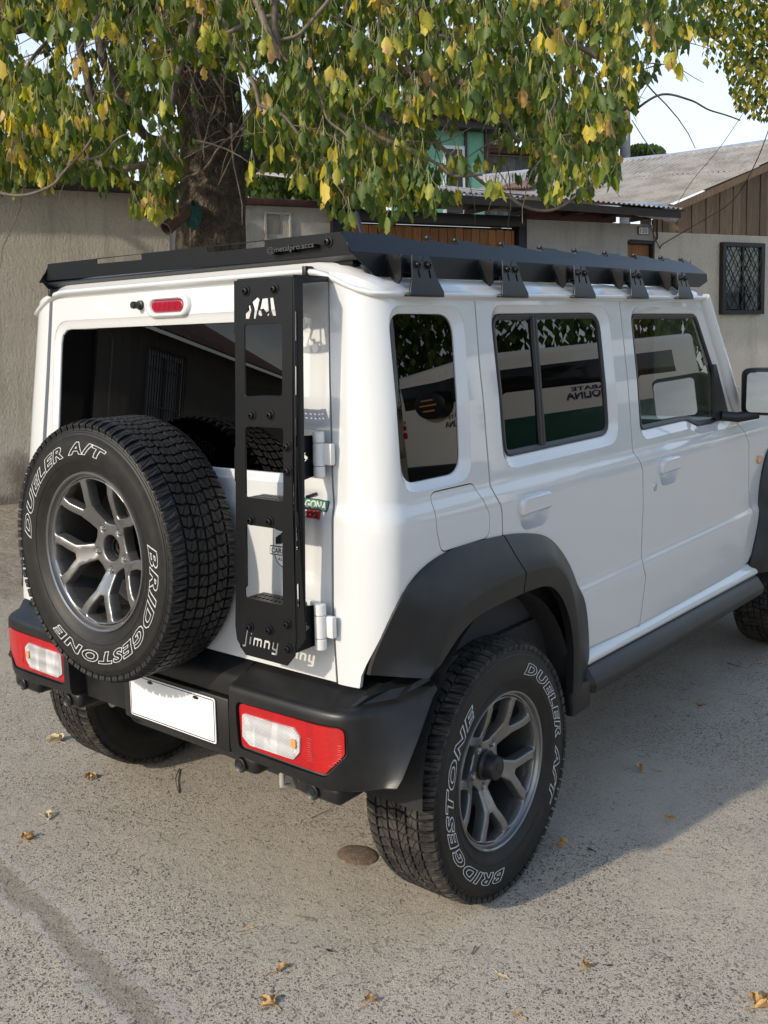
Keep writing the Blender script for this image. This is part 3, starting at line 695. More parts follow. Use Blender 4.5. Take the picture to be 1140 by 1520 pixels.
# ------------------------------------------------------------------ wheels
def carcass_profile():
    pts = [(.196, .070), (.199, .084), (.205, .0885), (.212, .0905), (.222, .0965), (.232, .1015), (.245, .1055), (.262, .1075), (.280, .1060), (.296, .1020), (.298, .1026), (.300, .1018), (.310, .0980), (.318, .0945), (.322, .0925), (RW-.0105, .0885)]
    full = [(r, a) for r, a in pts]+[(RW-.0095, .05), (RW-.0095, 0), (RW-.0095, -.05)]+[(r, -a) for r, a in reversed(pts)]
    return full
CP = carcass_profile(); _cr = np.array([p[0] for p in CP[:15]]); _ca = np.array([p[1] for p in CP[:15]])
def side_a(r): return float(np.interp(r, _cr, _ca))
def tread_mesh():
    """all-terrain tread: three rows of interlocking blocks each side of centre plus shoulder lugs"""
    NP = 37; V = []; F = []
    def blk(poly, u0, flip, shoulder=False):
        """poly in pitch units (u, v) with v across in metres"""
        n = len(poly); o = len(V)
        cu = sum(p[0] for p in poly)/n; cv = sum(p[1] for p in poly)/n
        for lvl, sh, in ((0, 1.0), (.8, .985), (1, .955)):
            for (u, v) in poly:
                uu = cu+(u-cu)*sh; vv = cv+(v-cv)*(sh if not shoulder else 1-(1-sh)*.5)
                rr = RW-.0105+.0105*lvl-max(0, abs(vv)-.07)**2*7
                if shoulder and abs(v) > .09: rr = rr-.004; vv = math.copysign(abs(vv)+(.0015 if lvl > .4 else -.001), vv)
                a = 2*math.pi*(uu+u0)/NP; w_ = vv*flip
                V.append(Vector((rr*math.cos(a), rr*math.sin(a), w_)))
        for l in range(2):
            for i in range(n): F.append((o+l*n+i, o+l*n+(i+1) % n, o+(l+1)*n+(i+1) % n, o+(l+1)*n+i))
        F.append(tuple(o+2*n+i for i in range(n)))
    rnd = random.Random(3)
    def clip(poly, px_, py_, nx_, ny_):
        out = []
        for i in range(len(poly)):
            a, b = poly[i], poly[(i+1) % len(poly)]; da = (a[0]-px_)*nx_+(a[1]-py_)*ny_; db = (b[0]-px_)*nx_+(b[1]-py_)*ny_
            if da >= 0: out.append(a)
            if (da >= 0) != (db >= 0): t = da/(da-db); out.append((a[0]+(b[0]-a[0])*t, a[1]+(b[1]-a[1])*t))
        return out
    blk0 = blk
    def blk(poly, u0, flip, shoulder=False):
        # a thin slanting sipe divides every block
        P = .057; q = [(u*P, v) for u, v in poly]; cx_ = sum(p[0] for p in q)/len(q); cy_ = sum(p[1] for p in q)/len(q)
        a = (.25 if shoulder else 1.15)+rnd.uniform(-.25, .25); nx_, ny_ = math.cos(a), math.sin(a); g_ = .0007
        for s_ in (1, -1):
            h = clip(q, cx_+nx_*g_*s_, cy_+ny_*g_*s_, nx_*s_, ny_*s_)
            if len(h) > 2: blk0([(u/P, v) for u, v in h], u0, flip, shoulder)
    for i in range(NP):
        for fl in (1, -1):
            u0 = i+(.5 if fl < 0 else 0); k = 1 if i % 2 else .92
            for h_ in (0, .5):
                sf = lambda L_: [(u+h_, v) for u, v in L_]
                blk(sf([(0, .0025), (.40, .0025), (.47, .013), (.42, .0255), (.09, .0255), (.03, .013)]), u0, fl)
                blk(sf([(.17, .0305), (.57, .0315), (.50, .045), (.60, .0595), (.22, .0605), (.10, .046)]), u0, fl)
                blk(sf([(.16, .0655), (.53, .0660), (.50, .083), (.42, .0995), (.05, .0995), (.13, .083)]), u0, fl, True)
            # small lugs running down the sidewall shoulder
            for uu in (.09, .59):
                o = len(V)
                for (r, a_) in ((RW-.013, .0895), (.318, .0958), (.311, .0985)):
                    for du in (0, .26):
                        for d in (0, .0016):
                            a = 2*math.pi*(uu+du*(1 if r > .31 else .6)+u0)/NP; V.append(Vector((r*math.cos(a), r*math.sin(a), fl*(side_a(min(r, .3225))*(1 if r < .32 else .985)+d-.0004))))
                for s in range(2):
                    b = o+4*s; F.extend([(b+1, b+3, b+7, b+5), (b, b+1, b+5, b+4), (b+3, b+2, b+6, b+7)])
                F.append((o+8, o+9, o+11, o+10))
    me = bpy.data.meshes.new('tread'); me.from_pydata([tuple(v) for v in V], [], F); me.update(); fix_normals(me)
    me.materials.append(TREAD); return me
def arc_text(txt, a0, a1, r0, r1, side=1, outline=.0011, wide=1.0):
    """outlined sidewall lettering from angle a0 clockwise to a1 (degrees)"""
    me = text_mesh(txt, size=1, bold=.045, shear=.28, outline=.024, spacing=1.22, res=3)
    b = bmesh.new(); b.from_mesh(me)
    for _ in range(3): bmesh.ops.subdivide_edges(b, edges=[e for e in b.edges if e.calc_length() > .09], cuts=1)
    b.to_mesh(me); b.free()
    c = np.array([v.co for v in me.vertices]); lo = c.min(0); hi = c.max(0)
    for v in me.vertices:
        x = (v.co.x-lo[0])/(hi[0]-lo[0]); y = (v.co.y-lo[1])/(hi[1]-lo[1])
        r = r0+(r1-r0)*y; a = R_(a0+(a1-a0)*x)
        v.co = Vector((r*math.cos(a), r*math.sin(a), side*(side_a(r)+.0004+v.co.z*.018)))
    me.materials.clear(); me.materials.append(LETTER); return me
def build_wheel():
    tyre = MB().lathe(CP, Matrix(), 120).build('wheel', TYRE, None, 45)
    td = bpy.data.objects.new('tread', tread_mesh()); td['kind'] = 'stuff'; link(td, tyre)
    for a, r1, r2 in ((0, .2995, .3035), (0, .228, .2295)):
        pass
    for t, a0, a1 in (('DUELER A/T', 178, 68), ('BRIDGESTONE', 12, -128)):
        link(bpy.data.objects.new('sidewall_lettering', arc_text(t, a0, a1, .249, .282)), tyre)
    lo = bpy.data.objects.new('sidewall_lettering', arc_text('DUELER A/T', 60, 170, .249, .282, -1)); link(lo, tyre)
    # fine moulded rings on the sidewall
    for r in (.2345, .3045, .3100):
        mbx = MB().lathe([(r-.0012, side_a(r-.0012)-.0005), (r-.0004, side_a(r)+.0011), (r+.0004, side_a(r)+.0011), (r+.0012, side_a(r+.0012)-.0005)], Matrix(), 90)
        if r < .24: rb = mbx.build('rim_protector', TYRE, tyre, 40)
        else: mbx.build('sidewall_ring', TYRE, tyre, 40)
    # rim: flange and barrel
    prof = [(.196, .078), (.2045, .082), (.2055, .088), (.2035, .0925), (.2005, .0930), (.1975, .0900), (.1960, .0820), (.1940, .0790), (.1900, .0780), (.1885, .0700), (.1840, .055), (.1760, .03), (.1720, -.02), (.1740, -.07), (.200, -.08)]
    rim = MB().lathe(prof[:9], Matrix(), 96).build('rim', RIM, tyre, 32)
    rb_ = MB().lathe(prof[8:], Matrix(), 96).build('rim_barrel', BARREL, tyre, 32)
    # spoked face
    outer = [(.1885*math.cos(a), .1885*math.sin(a)) for a in np.linspace(0, 2*math.pi, 121)[:-1]]
    def pol(r, a): return (r*math.cos(R_(a)), r*math.sin(R_(a)))
    holes = [[(.034*math.cos(a), .034*math.sin(a)) for a in np.linspace(0, 2*math.pi, 41)[:-1]]]
    for k in range(5):
        yc = 72*k; wc = yc+36
        big = [pol(.182, wc-14.0), pol(.185, wc-7), pol(.186, wc), pol(.185, wc+7), pol(.182, wc+14.0), pol(.160, wc+14.8), pol(.115, wc+21.5), pol(.090, wc+20.5), pol(.0685, wc+17), pol(.0635, wc), pol(.0685, wc-17), pol(.090, wc-20.5), pol(.115, wc-21.5), pol(.160, wc-14.8)]
        holes.append(rrect(big, .007, 3))
        sm = [pol(.183, yc-14.0), pol(.1855, yc), pol(.183, yc+14.0), pol(.160, yc+12.3), pol(.121, yc+3.0), pol(.121, yc-3.0), pol(.160, yc-12.3)]
        holes.append(rrect(sm, .005, 3))
        holes.append([(.0575*math.cos(R_(yc))+.0085*math.cos(a), .0575*math.sin(R_(yc))+.0085*math.sin(a)) for a in np.linspace(0, 2*math.pi, 15)[:-1]])
    def dish(r):
        return float(np.interp(r, [0, .05, .068, .085, .11, .14, .165, .188], [.034, .034, .036, .046, .060, .071, .077, .080]))
    def face(th, bev):
        """spoked face: triangulated front with rounded window edges, deep side walls"""
        loops = [resample(outer, .006)]+[resample(h, .006) for h in holes]
        ins = [inset_poly(loops[0], bev)]+[inset_poly(h, -bev) for h in loops[1:]]
        pts = []; edges = []
        for lp in ins:
            o = len(pts); pts += [Vector(p[:2]) for p in lp]; edges += [(o+i, o+(i+1) % len(lp)) for i in range(len(lp))]
        arr = np.array([tuple(p) for p in pts])
        for r in np.arange(.04, .186, .009):
            n = int(2*math.pi*r/.009)
            for k in range(n):
                x, y = r*math.cos(6.28318*k/n), r*math.sin(6.28318*k/n)
                if inside(ins[0], x, y) and not any(inside(h, x, y) for h in ins[1:]) and ((arr-(x, y))**2).sum(1).min() > .003**2: pts.append(Vector((x, y)))
        V2, _, F2, _, _, _ = delaunay_2d_cdt(pts, edges, [], 0, 1e-7)
        V = [Vector((v.x, v.y, dish(v.length))) for v in V2]; F = []
        for f in F2:
            c = sum((V2[i] for i in f), Vector((0, 0)))/3
            if inside(ins[0], c.x, c.y) and not any(inside(h, c.x, c.y) for h in ins[1:]): F.append(tuple(f))
        for lp, il in zip(loops, ins):
            n = len(lp); o = len(V)
            for a_, b_ in zip(il, lp):
                a_ = Vector(a_); b_ = Vector(b_[:2]); m_ = a_.lerp(b_, .65); d_ = dish(a_.length)
                V += [Vector((a_.x, a_.y, d_)), Vector((m_.x, m_.y, d_-bev*.35)), Vector((b_.x, b_.y, d_-bev)), Vector((b_.x, b_.y, d_-th))]
            for i in range(n):
                for j in range(3): a1 = o+4*i+j; b1 = o+4*((i+1) % n)+j; F.append((a1, b1, b1+1, a1+1))
        me = bpy.data.meshes.new('rim_face'); me.from_pydata([tuple(v) for v in V], [], F); me.update()
        b = bmesh.new(); b.from_mesh(me); bmesh.ops.remove_doubles(b, verts=b.verts, dist=1e-5); bmesh.ops.recalc_face_normals(b, faces=b.faces); b.to_mesh(me); b.free(); return me
    me = face(.030, .0035); me.materials.append(RIM); shade(me, 42)
    sp = bpy.data.objects.new('rim_face', me); link(sp, rim)
    for k in range(5):
        a = 72*k; M = Matrix.Translation((.0575*math.cos(R_(a)), .0575*math.sin(R_(a)), .022))
        MB().lathe([(0, .019), (.0055, .018), (.0078, .013), (.0082, 0), (.0115, -.001)], M, 6).build('wheel_nut', STEEL, rim, 30)
    return tyre, rim, sp
w0, rim0, face0 = build_wheel()
# wheels are assembled flat (thing > part > sub-part): wheel is the part, everything else its sub-parts
for o in [o for o in bpy.data.objects if o.parent == rim0]:
    o.parent = w0; o.matrix_parent_inverse = Matrix()
WCH = [o for o in bpy.data.objects if o.parent == w0]
DEF = []
def wheel_at(M, rot_tyre, rot_face, extra):
    w = bpy.data.objects.new('wheel', w0.data); COL.objects.link(w); w.parent = car; w.matrix_parent_inverse = wm(car).inverted()
    w.matrix_basis = M @ Matrix.Rotation(R_(rot_tyre), 4, 'Z')
    Rf = Matrix.Rotation(R_(rot_face-rot_tyre), 4, 'Z')
    for ch in WCH:
        c = ch.copy(); COL.objects.link(c); c.parent = w; c.matrix_parent_inverse = Matrix(); c.matrix_basis = (Rf if ch.name.startswith(('rim', 'wheel_nut')) and 'protector' not in ch.name else Matrix()) @ ch.matrix_basis
        if 'kind' in ch: c['kind'] = ch['kind']
    return w
cx_ = XW-.1075
mr_ = mat_axes((cx_, AX, RW), (0, 1, 0), (0, 0, 1)); wr = wheel_at(mr_, -107, 47, 0)
mf_ = mat_axes((cx_-.005, AXF, RW), (0, 1, 0), (0, 0, 1)); wf = wheel_at(mf_, 33, 12, 0)
ml_ = mat_axes((-cx_, AX, RW), (0, -1, 0), (0, 0, 1)); wl = wheel_at(ml_, -10, 10, 0)
mlf = mat_axes((-cx_+.005, AXF, RW), (0, -1, 0), (0, 0, 1)); wlf = wheel_at(mlf, 60, 30, 0)
ms_ = mat_axes((-.011, -.2935+.1075, .937), (1, 0, 0), (0, 0, 1)); ws = wheel_at(ms_, 0, 50, 0)
for o in [o for o in bpy.data.objects if o.parent == ws and o.name.startswith('tread')]:
    o.data = o.data.copy(); o.data.materials.clear(); o.data.materials.append(CLEANTREAD)
def own(me_name, prof, M, m, parent, seg=32, sm=40): return MB().lathe(prof, M, seg).build(me_name, m, parent, sm)
for o in [w0]+WCH:
    bpy.data.objects.remove(o)
S_LOGO = [(-.30, -.72), (.10, -1.0), (.62, -.62), (.62, -.50), (-.22, .06), (.34, .50), (.34, .62), (-.0, .92)]
def s_mark(size):
    """the angular S badge as two interlocking bars"""
    a = [(0, 1), (-.95, .36), (-.95, .16), (.02, -.42), (-.30, -.62), (-.95, -.18), (-.95, -.42), (0, -1), (.0, -1), (.62, -.58), (.62, -.40), (-.36, .22), (-.02, .44), (.95, -.12)]
    b = [(0, 1), (-1, .37), (-1, .17), (.05, -.48), (-.36, -.72), (0, -1), (1, -.37), (1, -.17), (-.05, .48), (.36, .72)]
    return [(x*size*.9, y*size) for x, y in b]
for w_, M in ((wr, mr_), (wf, mf_), (wl, ml_), (wlf, mlf)):
    hc = own('hub_cap', [(0, .078), (.020, .078), (.0215, .0765), (.026, .0765), (.0285, .076), (.0315, .072), (.0335, .052), (.036, .044), (.039, .042), (.039, .03)], M, BLK, w_, 36)
    me = plate_mesh(s_mark(.015), [], .0016, .0004, M @ Matrix.Translation((0, 0, .0785)) @ Matrix.Rotation(R_(20), 4, 'Z')); me.materials.append(BLK); link(bpy.data.objects.new('cap_badge', me), w_)
    own('brake_drum', [(0, -.004), (.09, -.004), (.125, -.010), (.135, -.02), (.135, -.075), (.15, -.08), (.15, -.09), (0, -.09)], M, DRUM, w_, 48, 35)
for w_, M in ((wr, mr_), (wl, ml_), (wf, mf_), (wlf, mlf), (ws, ms_)): own('rim_dark_backing', [(.036, -.03), (.10, -.045), (.165, -.05), (.1715, -.045)], M, DARK, w_, 48)  # dark disc added behind the spokes, standing in for shade in the wheel windows
# spare wheel carrier
own('spare_carrier', [(0, -.03), (.012, -.03), (.013, .004), (.020, .006), (.021, .012), (.028, .012), (.031, .004), (.034, -.0), (.085, -.008), (.10, -.02), (.115, -.10), (.12, -.13)], ms_, HUBB, ws, 40, 35)

# ------------------------------------------------------------------ rear bumper
ST = [((.338, -.148, .632), (.338, -.150, .452)), ((.50, -.148, .632), (.50, -.150, .446)), ((.62, -.145, .632), (.612, -.147, .441)), ((.680, -.134, .632), (.665, -.136, .441)),
      ((.708, -.112, .633), (.695, -.120, .443)), ((.730, -.075, .635), (.722, -.106, .447)), ((.766, -.018, .637), (.758, -.090, .455)), ((.772, -.008, .640), (.765, -.086, .458)), ((.801, .072, .662), (.799, -.080, .464))]
BUMP = []
def bumper_end(sg):
    T = [Vector(s[0]) for s in ST]; B = [Vector(s[1]) for s in ST]
    Tt = catmull(T[:7], 5)+catmull(T[7:], 3); Bb = catmull(B[:7], 5)+catmull(B[7:], 3)
    rows = []
    nn = len(Tt)
    for i, (t, b) in enumerate(zip(Tt, Bb)):
        tg = (Tt[min(i+1, nn-1)]-Tt[max(i-1, 0)]).normalized(); inw = Vector((-tg.y, tg.x, 0)).normalized()
        inn = Vector((max(.30, min(t.x, .735)), max(t.y+.085, -.02), .673))
        if i > 22: inn = Vector((.735, max(.067, t.y), .676))
        P = [Vector((inn.x-.02, inn.y+.03, .60)), inn, inn.lerp(t, .5)+Vector((0, 0, .004))]
        P += [t+inw*.026+Vector((0, 0, .003)), t+inw*.014, t+inw*.005+Vector((0, 0, -.004)), t+Vector((0, 0, -.012)), t.lerp(b, .12)-inw*.0015]
        P += [t.lerp(b, .5)-inw*.004, t.lerp(b, .88)-inw*.001, b+inw*.004+Vector((0, 0, .004)), b+inw*.016+Vector((0, 0, -.003)), b+inw*.07+Vector((0, .0, -.004)), b+inw*.075+Vector((0, 0, .06))]
        rows.append(P)
    m = len(rows[0]); V = [Vector((sg*p.x, p.y, p.z)) for r in rows for p in r]; F = []
    for i in range(nn-1):
        for j in range(m): F.append((i*m+j, i*m+(j+1) % m, (i+1)*m+(j+1) % m, (i+1)*m+j))
    F.append(tuple(range(m))); F.append(tuple(range((nn-1)*m, nn*m)))
    if sg > 0:
        o = mesh_obj('rear_bumper', V, F, PLAST, car); fix_normals(o.data); shade(o.data, 35)
    # lamp pocket
    LR = [(.366, .588), (.600, .592), (.690, .594), (.690, .536), (.640, .482), (.372, .482)]
    def skin(x, z, d=0): return Vector((sg*x, -.1485+.0145*max(0, (x-.60)/.09)**2+d, z))
    pk = rrect(inset_poly(LR, -.0075), .018, 4)
    if sg > 0: cut = plate_mesh(pk, [], .09, .0005, mat_axes((0, -.16, 0), (1, 0, 0), (0, 0, 1)))
    if sg > 0:
        c = bpy.data.objects.new('c', cut); COL.objects.link(c); boolean_cut(o, c); o.data.materials.clear(); o.data.materials.append(PLAST); BUMP.append(o)
    else:
        me = BUMP[0].data.copy(); inv = wm(BUMP[0]); me.transform(inv); me.transform(Matrix.Diagonal((-1, 1, 1, 1))); me.flip_normals(); shade(me, 35)
        link(bpy.data.objects.new('rear_bumper', me), car)
    # lamp: dark bezel, red body, clear window, ribs
    n = 90
    L0 = resample_n(rrect(LR, .016, 5), n, True); cen = L0.mean(0)
    bz = resample_n(rrect(inset_poly(LR, -.006), .018, 5), n, True); bz = np.roll(bz, -int(np.argmin(((bz-L0[0])**2).sum(1))), 0)
    lamp_root = ring('tail_lamp', [[skin(p[0], p[1], .03) for p in bz], [skin(p[0], p[1], .006) for p in bz], [skin(p[0], p[1], .008) for p in L0], [skin(p[0], p[1], .012) for p in L0]], BLK, car, 30)
    def lens(nm, poly, m, d, th, step=.012):
        mp_ = lambda u, z: skin(u, z, d)
        return surf(nm, poly, [], mp_, m, lamp_root, step, (), th, 1 if sg > 0 else -1)
    W = [(.381, .566), (.552, .570), (.571, .553), (.568, .516), (.548, .495), (.404, .492), (.379, .508)]
    lens('red_lens', rrect(LR, .016, 5), LENS_R, .004, .01)
    lens('clear_lens', rrect(W, .007, 4), LENS_W, -.0005, .006)
    for k in range(22):
        z = .499+k*.0031
        V = []; mbx = MB()
        x0, x1 = .392+max(0, (.506-z))*1.2, .560-max(0, z-.553)*1.1-max(0, .514-z)*1
        mbx.tube([skin(x0, z, -.0008), skin(x1, z, -.0008)], .0009, 5); mbx.build('lens_rib', LENS_W, lamp_root, 60)
    for k in range(11):
        z = .500+k*.0052
        mbx = MB().tube([skin(.590, z+.003, .0034), skin(min(.684, .662+max(0, z-.50)), z+.003, .0034)], .0012, 5); mbx.build('lens_rib', LENS_R, lamp_root, 60)
    plate('amber_bulb', rrect([(-.008, -.011), (.008, -.011), (.008, .011), (-.008, .011)], .006), [], mat_axes(skin(.553, .535, -.0035), (1, 0, 0), (0, 0, 1)), .003, LENS_A, lamp_root, .001)
    for x0, x1 in ((.425, .452), (.470, .500)):
        plate('reflector', rrect([(x0, .503), (x1, .503), (x1, .560), (x0, .560)], .003), [], mat_axes(skin(0, 0, .0002).to_3d() if sg > 0 else Vector((0, -.1483, 0)), (sg, 0, 0), (0, 0, 1)), .0008, STEEL, lamp_root, .0002)
    # parking sensors in lower lugs
    for x, ww in ((.366, .05), (.605, .085)):
        b = MB().box((sg*x-ww*.8, -.132, .405), (sg*x+ww*.8, -.03, .455)).build('sensor_lug', PLAST, car, bevel=.016, seg=3)
        M = mat_axes((sg*x-.01, -.134, .426), (1, 0, 0), (0, 0, 1))
        own('parking_sensor', [(0, .006), (.0075, .006), (.008, .0045), (.012, .005), (.0165, .008), (.0185, .006), (.019, -.01)], M, BLK, b, 24)
bumper_end(1); bumper_end(-1)
# centre section with number plate
V = []; F = []; prof = [(.02, .60), (-.05, .672), (-.090, .655), (-.112, .640), (-.118, .630), (-.120, .60), (-.118, .585), (-.105, .575), (-.102, .48), (-.10, .44), (-.06, .425), (.02, .43)]
for i, x in enumerate((-.345, -.20, 0, .20, .345)):
    for y, z in prof: V.append((x, y, z))
    n = len(prof)
    if i: F += [((i-1)*n+j, i*n+j, i*n+j+1, (i-1)*n+j+1) for j in range(n-1)]
o = mesh_obj('bumper_centre', V, F, PLAST, car); fix_normals(o.data); shade(o.data, 30)
MB().box((-.125, -.121, .435), (.30, -.10, .575)).build('plate_bracket', BLK, car, bevel=.006)
pl = plate('number_plate', rrect([(-.090, .449), (.257, .449), (.257, .567), (-.090, .567)], .008), [], mat_axes((0, -.1245, 0), (1, 0, 0), (0, 0, 1)), .003, PLATE, car, .0008)
fr = rrect([(-.0865, .4525), (.2535, .4525), (.2535, .5635), (-.0865, .5635)], .007); fi = inset_poly(fr, .0022)
plate('plate_border', fr, [fi], mat_axes((0, -.1262, 0), (1, 0, 0), (0, 0, 1)), .0008, BLK, pl, .0001)
for x in (.0, .185):
    plate('plate_bolt', [(x+.011*math.cos(a), .556+.0045*math.sin(a)) for a in np.linspace(0, 6.283, 13)[:-1]], [], mat_axes((0, -.1265, 0), (1, 0, 0), (0, 0, 1)), .003, BLK, pl, .0008)
me = MB()
cx, cz, r = .222, .474, .011
ringp = [(cx+r*math.cos(a), cz+r*math.sin(a)) for a in np.linspace(0, 6.283, 25)[:-1]]
plate('plate_seal', ringp, [[(cx+(r-.0012)*math.cos(a), cz+(r-.0012)*math.sin(a)) for a in np.linspace(0, 6.283, 25)[:-1]]], mat_axes((0, -.1262, 0), (1, 0, 0), (0, 0, 1)), .0006, mat('plate_grey', (.5, .5, .5), .5), pl, .0001)

# ------------------------------------------------------------------ hinges
def bolt(name, M, m, parent, s=1.0):
    mbx = MB().lathe([(.0125*s, 0), (.0125*s, .0018*s), (.0085*s, .0022*s), (.0082*s, .0055*s), (.0066*s, .0080*s), (.0036*s, .0088*s), (.0034*s, .0048*s), (0, .0045*s)], M, 18)
    return mbx.build(name, m, parent, 35)
for zc, hh in ((1.196, .105), (.806, .105)):
    x = f_shut(zc)-.012; y = f_rear(zc)-.022
    mbx = MB()
    hg = None
    for k, (a, b) in enumerate(((-.5, -.26), (-.25, .25), (.26, .5))):
        M = Matrix.Translation((x+.002, y-.006, zc))
        h = MB().lathe([(0, hh*a), (.0125, hh*a), (.014, hh*a+.0015), (.014, hh*b-.0015), (.0125, hh*b), (0, hh*b)], M, 24).build('hinge_knuckle' if hg else 'tailgate_hinge', CHIN, hg or car, 40)
        hg = hg or h
    MB().box((x-.055, y+.002, zc-hh*.5), (x-.008, y+.014, zc-hh*.0+hh*.5)).build('hinge_leaf', CHIN, hg, bevel=.004)
    MB().box((x+.004, y-.002, zc-hh*.24), (x+.035, y+.014, zc+hh*.24)).build('hinge_leaf', CHIN, hg, bevel=.004)

# ------------------------------------------------------------------ ladder
LY = lambda z: -.130-.045*(1.6-z)
lad_out = [(.390, 1.596), (.577, 1.596), (.577, 1.10), (.588, .790), (.583, .752), (.560, .726), (.425, .726), (.396, .757), (.390, .79), (.393, .90), (.3895, .905), (.3895, .98), (.393, .985), (.393, 1.13), (.3895, 1.135), (.3895, 1.21), (.393, 1.215), (.393, 1.47), (.390, 1.475)]
wins = [((.424, 1.494), (.545, 1.331)), ((.426, 1.262), (.548, 1.098)), ((.424, 1.034), (.546, .862))]
holes = [rrect([(a[0], b[1]), (b[0], b[1]), (b[0], a[1]), (a[0], a[1])], .009, 4) for a, b in wins]
# standing bear-like animal silhouette cut in facets
rh = [[(.420, 1.508), (.434, 1.508), (.441, 1.527), (.436, 1.541), (.430, 1.536), (.432, 1.527), (.420, 1.520)], [(.446, 1.507), (.455, 1.508), (.468, 1.550), (.460, 1.556), (.442, 1.545), (.449, 1.530)],
      [(.461, 1.517), (.468, 1.512), (.476, 1.514), (.473, 1.524), (.463, 1.530)], [(.474, 1.551), (.494, 1.552), (.497, 1.523), (.487, 1.520), (.478, 1.529), (.467, 1.527)], [(.499, 1.552), (.511, 1.552), (.520, 1.512), (.508, 1.512), (.502, 1.524)], [(.489, 1.513), (.497, 1.513), (.499, 1.519), (.492, 1.517)]]
# letters J i m n y as slanted stencil shapes: (x offsets in letter units)
def stencil(x0, z0, sx, sz):
    L_ = []
    def q(pts): L_.append([(x0+(p[0]+p[1]*.16)*sx, z0+p[1]*sz) for p in pts])
    q([(0, -.35), (.35, -.35), (.55, -.2), (.55, 1.25), (.30, 1.25), (.30, -.10), (0, -.12)])     # J
    q([(.72, 0), (.95, 0), (.95, .72), (.72, .72)]); q([(.74, .86), (.95, .86), (.95, 1.05), (.74, 1.05)])   # i
    q([(1.10, 0), (1.30, 0), (1.30, .52), (1.44, .52), (1.44, 0), (1.62, 0), (1.62, .52), (1.76, .52), (1.76, 0), (1.96, 0), (1.96, .60), (1.84, .72), (1.10, .72)])  # m
    q([(2.10, 0), (2.31, 0), (2.31, .50), (2.50, .50), (2.50, 0), (2.71, 0), (2.71, .58), (2.58, .72), (2.10, .72)])   # n
    q([(2.86, .72), (2.86, .12), (2.98, 0), (3.22, 0), (3.22, -.16), (2.90, -.16), (2.90, -.35), (3.34, -.35), (3.46, -.22), (3.46, .72), (3.25, .72), (3.25, .20), (3.07, .20), (3.07, .72)])   # y
    return L_
rh_shift = [[(p[0]+.006, p[1]) for p in s] for s in rh]
jim = stencil(.408, .752, .0350, .028)
def on_ladder(me, off=0):
    for v in me.vertices: v.co = Vector((v.co.x, LY(v.co.y)-v.co.z+off, v.co.y))
    fix_normals(me)
me = plate_mesh(lad_out, holes+rh_shift+jim, .004, .0005); on_ladder(me); me.materials.append(RACKB); shade(me, 30)
lad = bpy.data.objects.new('ladder', me); link(lad, car)
tag(lad, 'tall black steel ladder panel with three rectangular openings')
# folded right flange with slots, and the shorter left one
def flange(x, zs0, zs1, depth, slots, nm):
    out = rrect([(0, zs0), (depth, zs0+.02), (depth, zs1), (0, zs1)], .003)
    hs = [rrect([(.0045, a), (.0115, a), (.0115, b), (.0045, b)], .0033, 3) for a, b in slots]
    me = plate_mesh(out, hs, .004, .0005)
    for v in me.vertices: v.co = Vector((x+v.co.z+(0.0 if v.co.y > 1.1 else .011*(1.1-v.co.y)/.31 if v.co.y > .79 else .011), LY(v.co.y)+v.co.x, v.co.y))
    fix_normals(me); me.materials.append(RACKB); shade(me, 30); return link(bpy.data.objects.new(nm, me), lad)
fl_sl = [(1.455, 1.52), (1.335, 1.40), (1.22, 1.285), (1.075, 1.13), (.99, 1.045), (.86, .915)]
flange(.577, .765, 1.593, .029, fl_sl, 'ladder_flange'); flange(.3915, .86, 1.593, .03, [], 'ladder_flange')
# steps between the openings
for z, x0, x1 in ((1.331, .424, .545), (1.098, .426, .548), (.862, .424, .546)):
    y = LY(z)
    me = plate_mesh(rrect([(x0-.003, .0), (x1+.003, .0), (x1+.003, .062), (x0-.003, .062)], .002), [[(x0+.012+k*.0135+.004*math.cos(a), .02+j*.022+.006*math.sin(a)) for a in np.linspace(0, 6.28, 9)[:-1]] for k in range(8) for j in range(2)], .003, .0004)
    for v in me.vertices: v.co = Vector((v.co.x, y+v.co.y, z-.003+v.co.z))
    me.materials.append(RACKB); link(bpy.data.objects.new('ladder_step', me), lad)
for x, z in ((.431, 1.571), (.522, 1.571), (.450, 1.288), (.509, 1.290), (.561, 1.221), (.563, 1.167), (.446, 1.046), (.507, 1.049), (.562, .821), (.441, .795), (.505, .798), (.565, .766)):
    bolt('ladder_bolt', mat_axes((x, LY(z)-.002, z), (1, 0, 0), (0, 0, 1)), RACKB, lad)
# brackets to the hinges, with the cut S mark
for zc in (1.192, .806):
    x0, x1 = .560, f_shut(zc)-.028; y0, y1 = LY(zc)+.006, f_rear(zc)-.024
    vx = Vector((x1-x0, y1-y0, 0)); ln = vx.length
    hs = [[(ln*.62+p[0], zc+p[1]) for p in s_mark(.0115)]]
    me = plate_mesh(rrect([(0, zc-.058), (ln, zc-.047), (ln, zc+.047), (0, zc+.052)], .004), hs, .004, .0005)
    d = vx.normalized(); nn = Vector((d.y, -d.x, 0))
    for v in me.vertices: v.co = Vector((x0, y0, 0))+d*v.co.x+nn*v.co.z+Vector((0, 0, v.co.y))
    fix_normals(me); me.materials.append(RACKB); shade(me, 30); link(bpy.data.objects.new('ladder_bracket', me), lad)
MB().box((.395, -.128, 1.588), (.575, -.010, 1.600)).build('ladder_top_hook', RACKB, lad, bevel=.002)

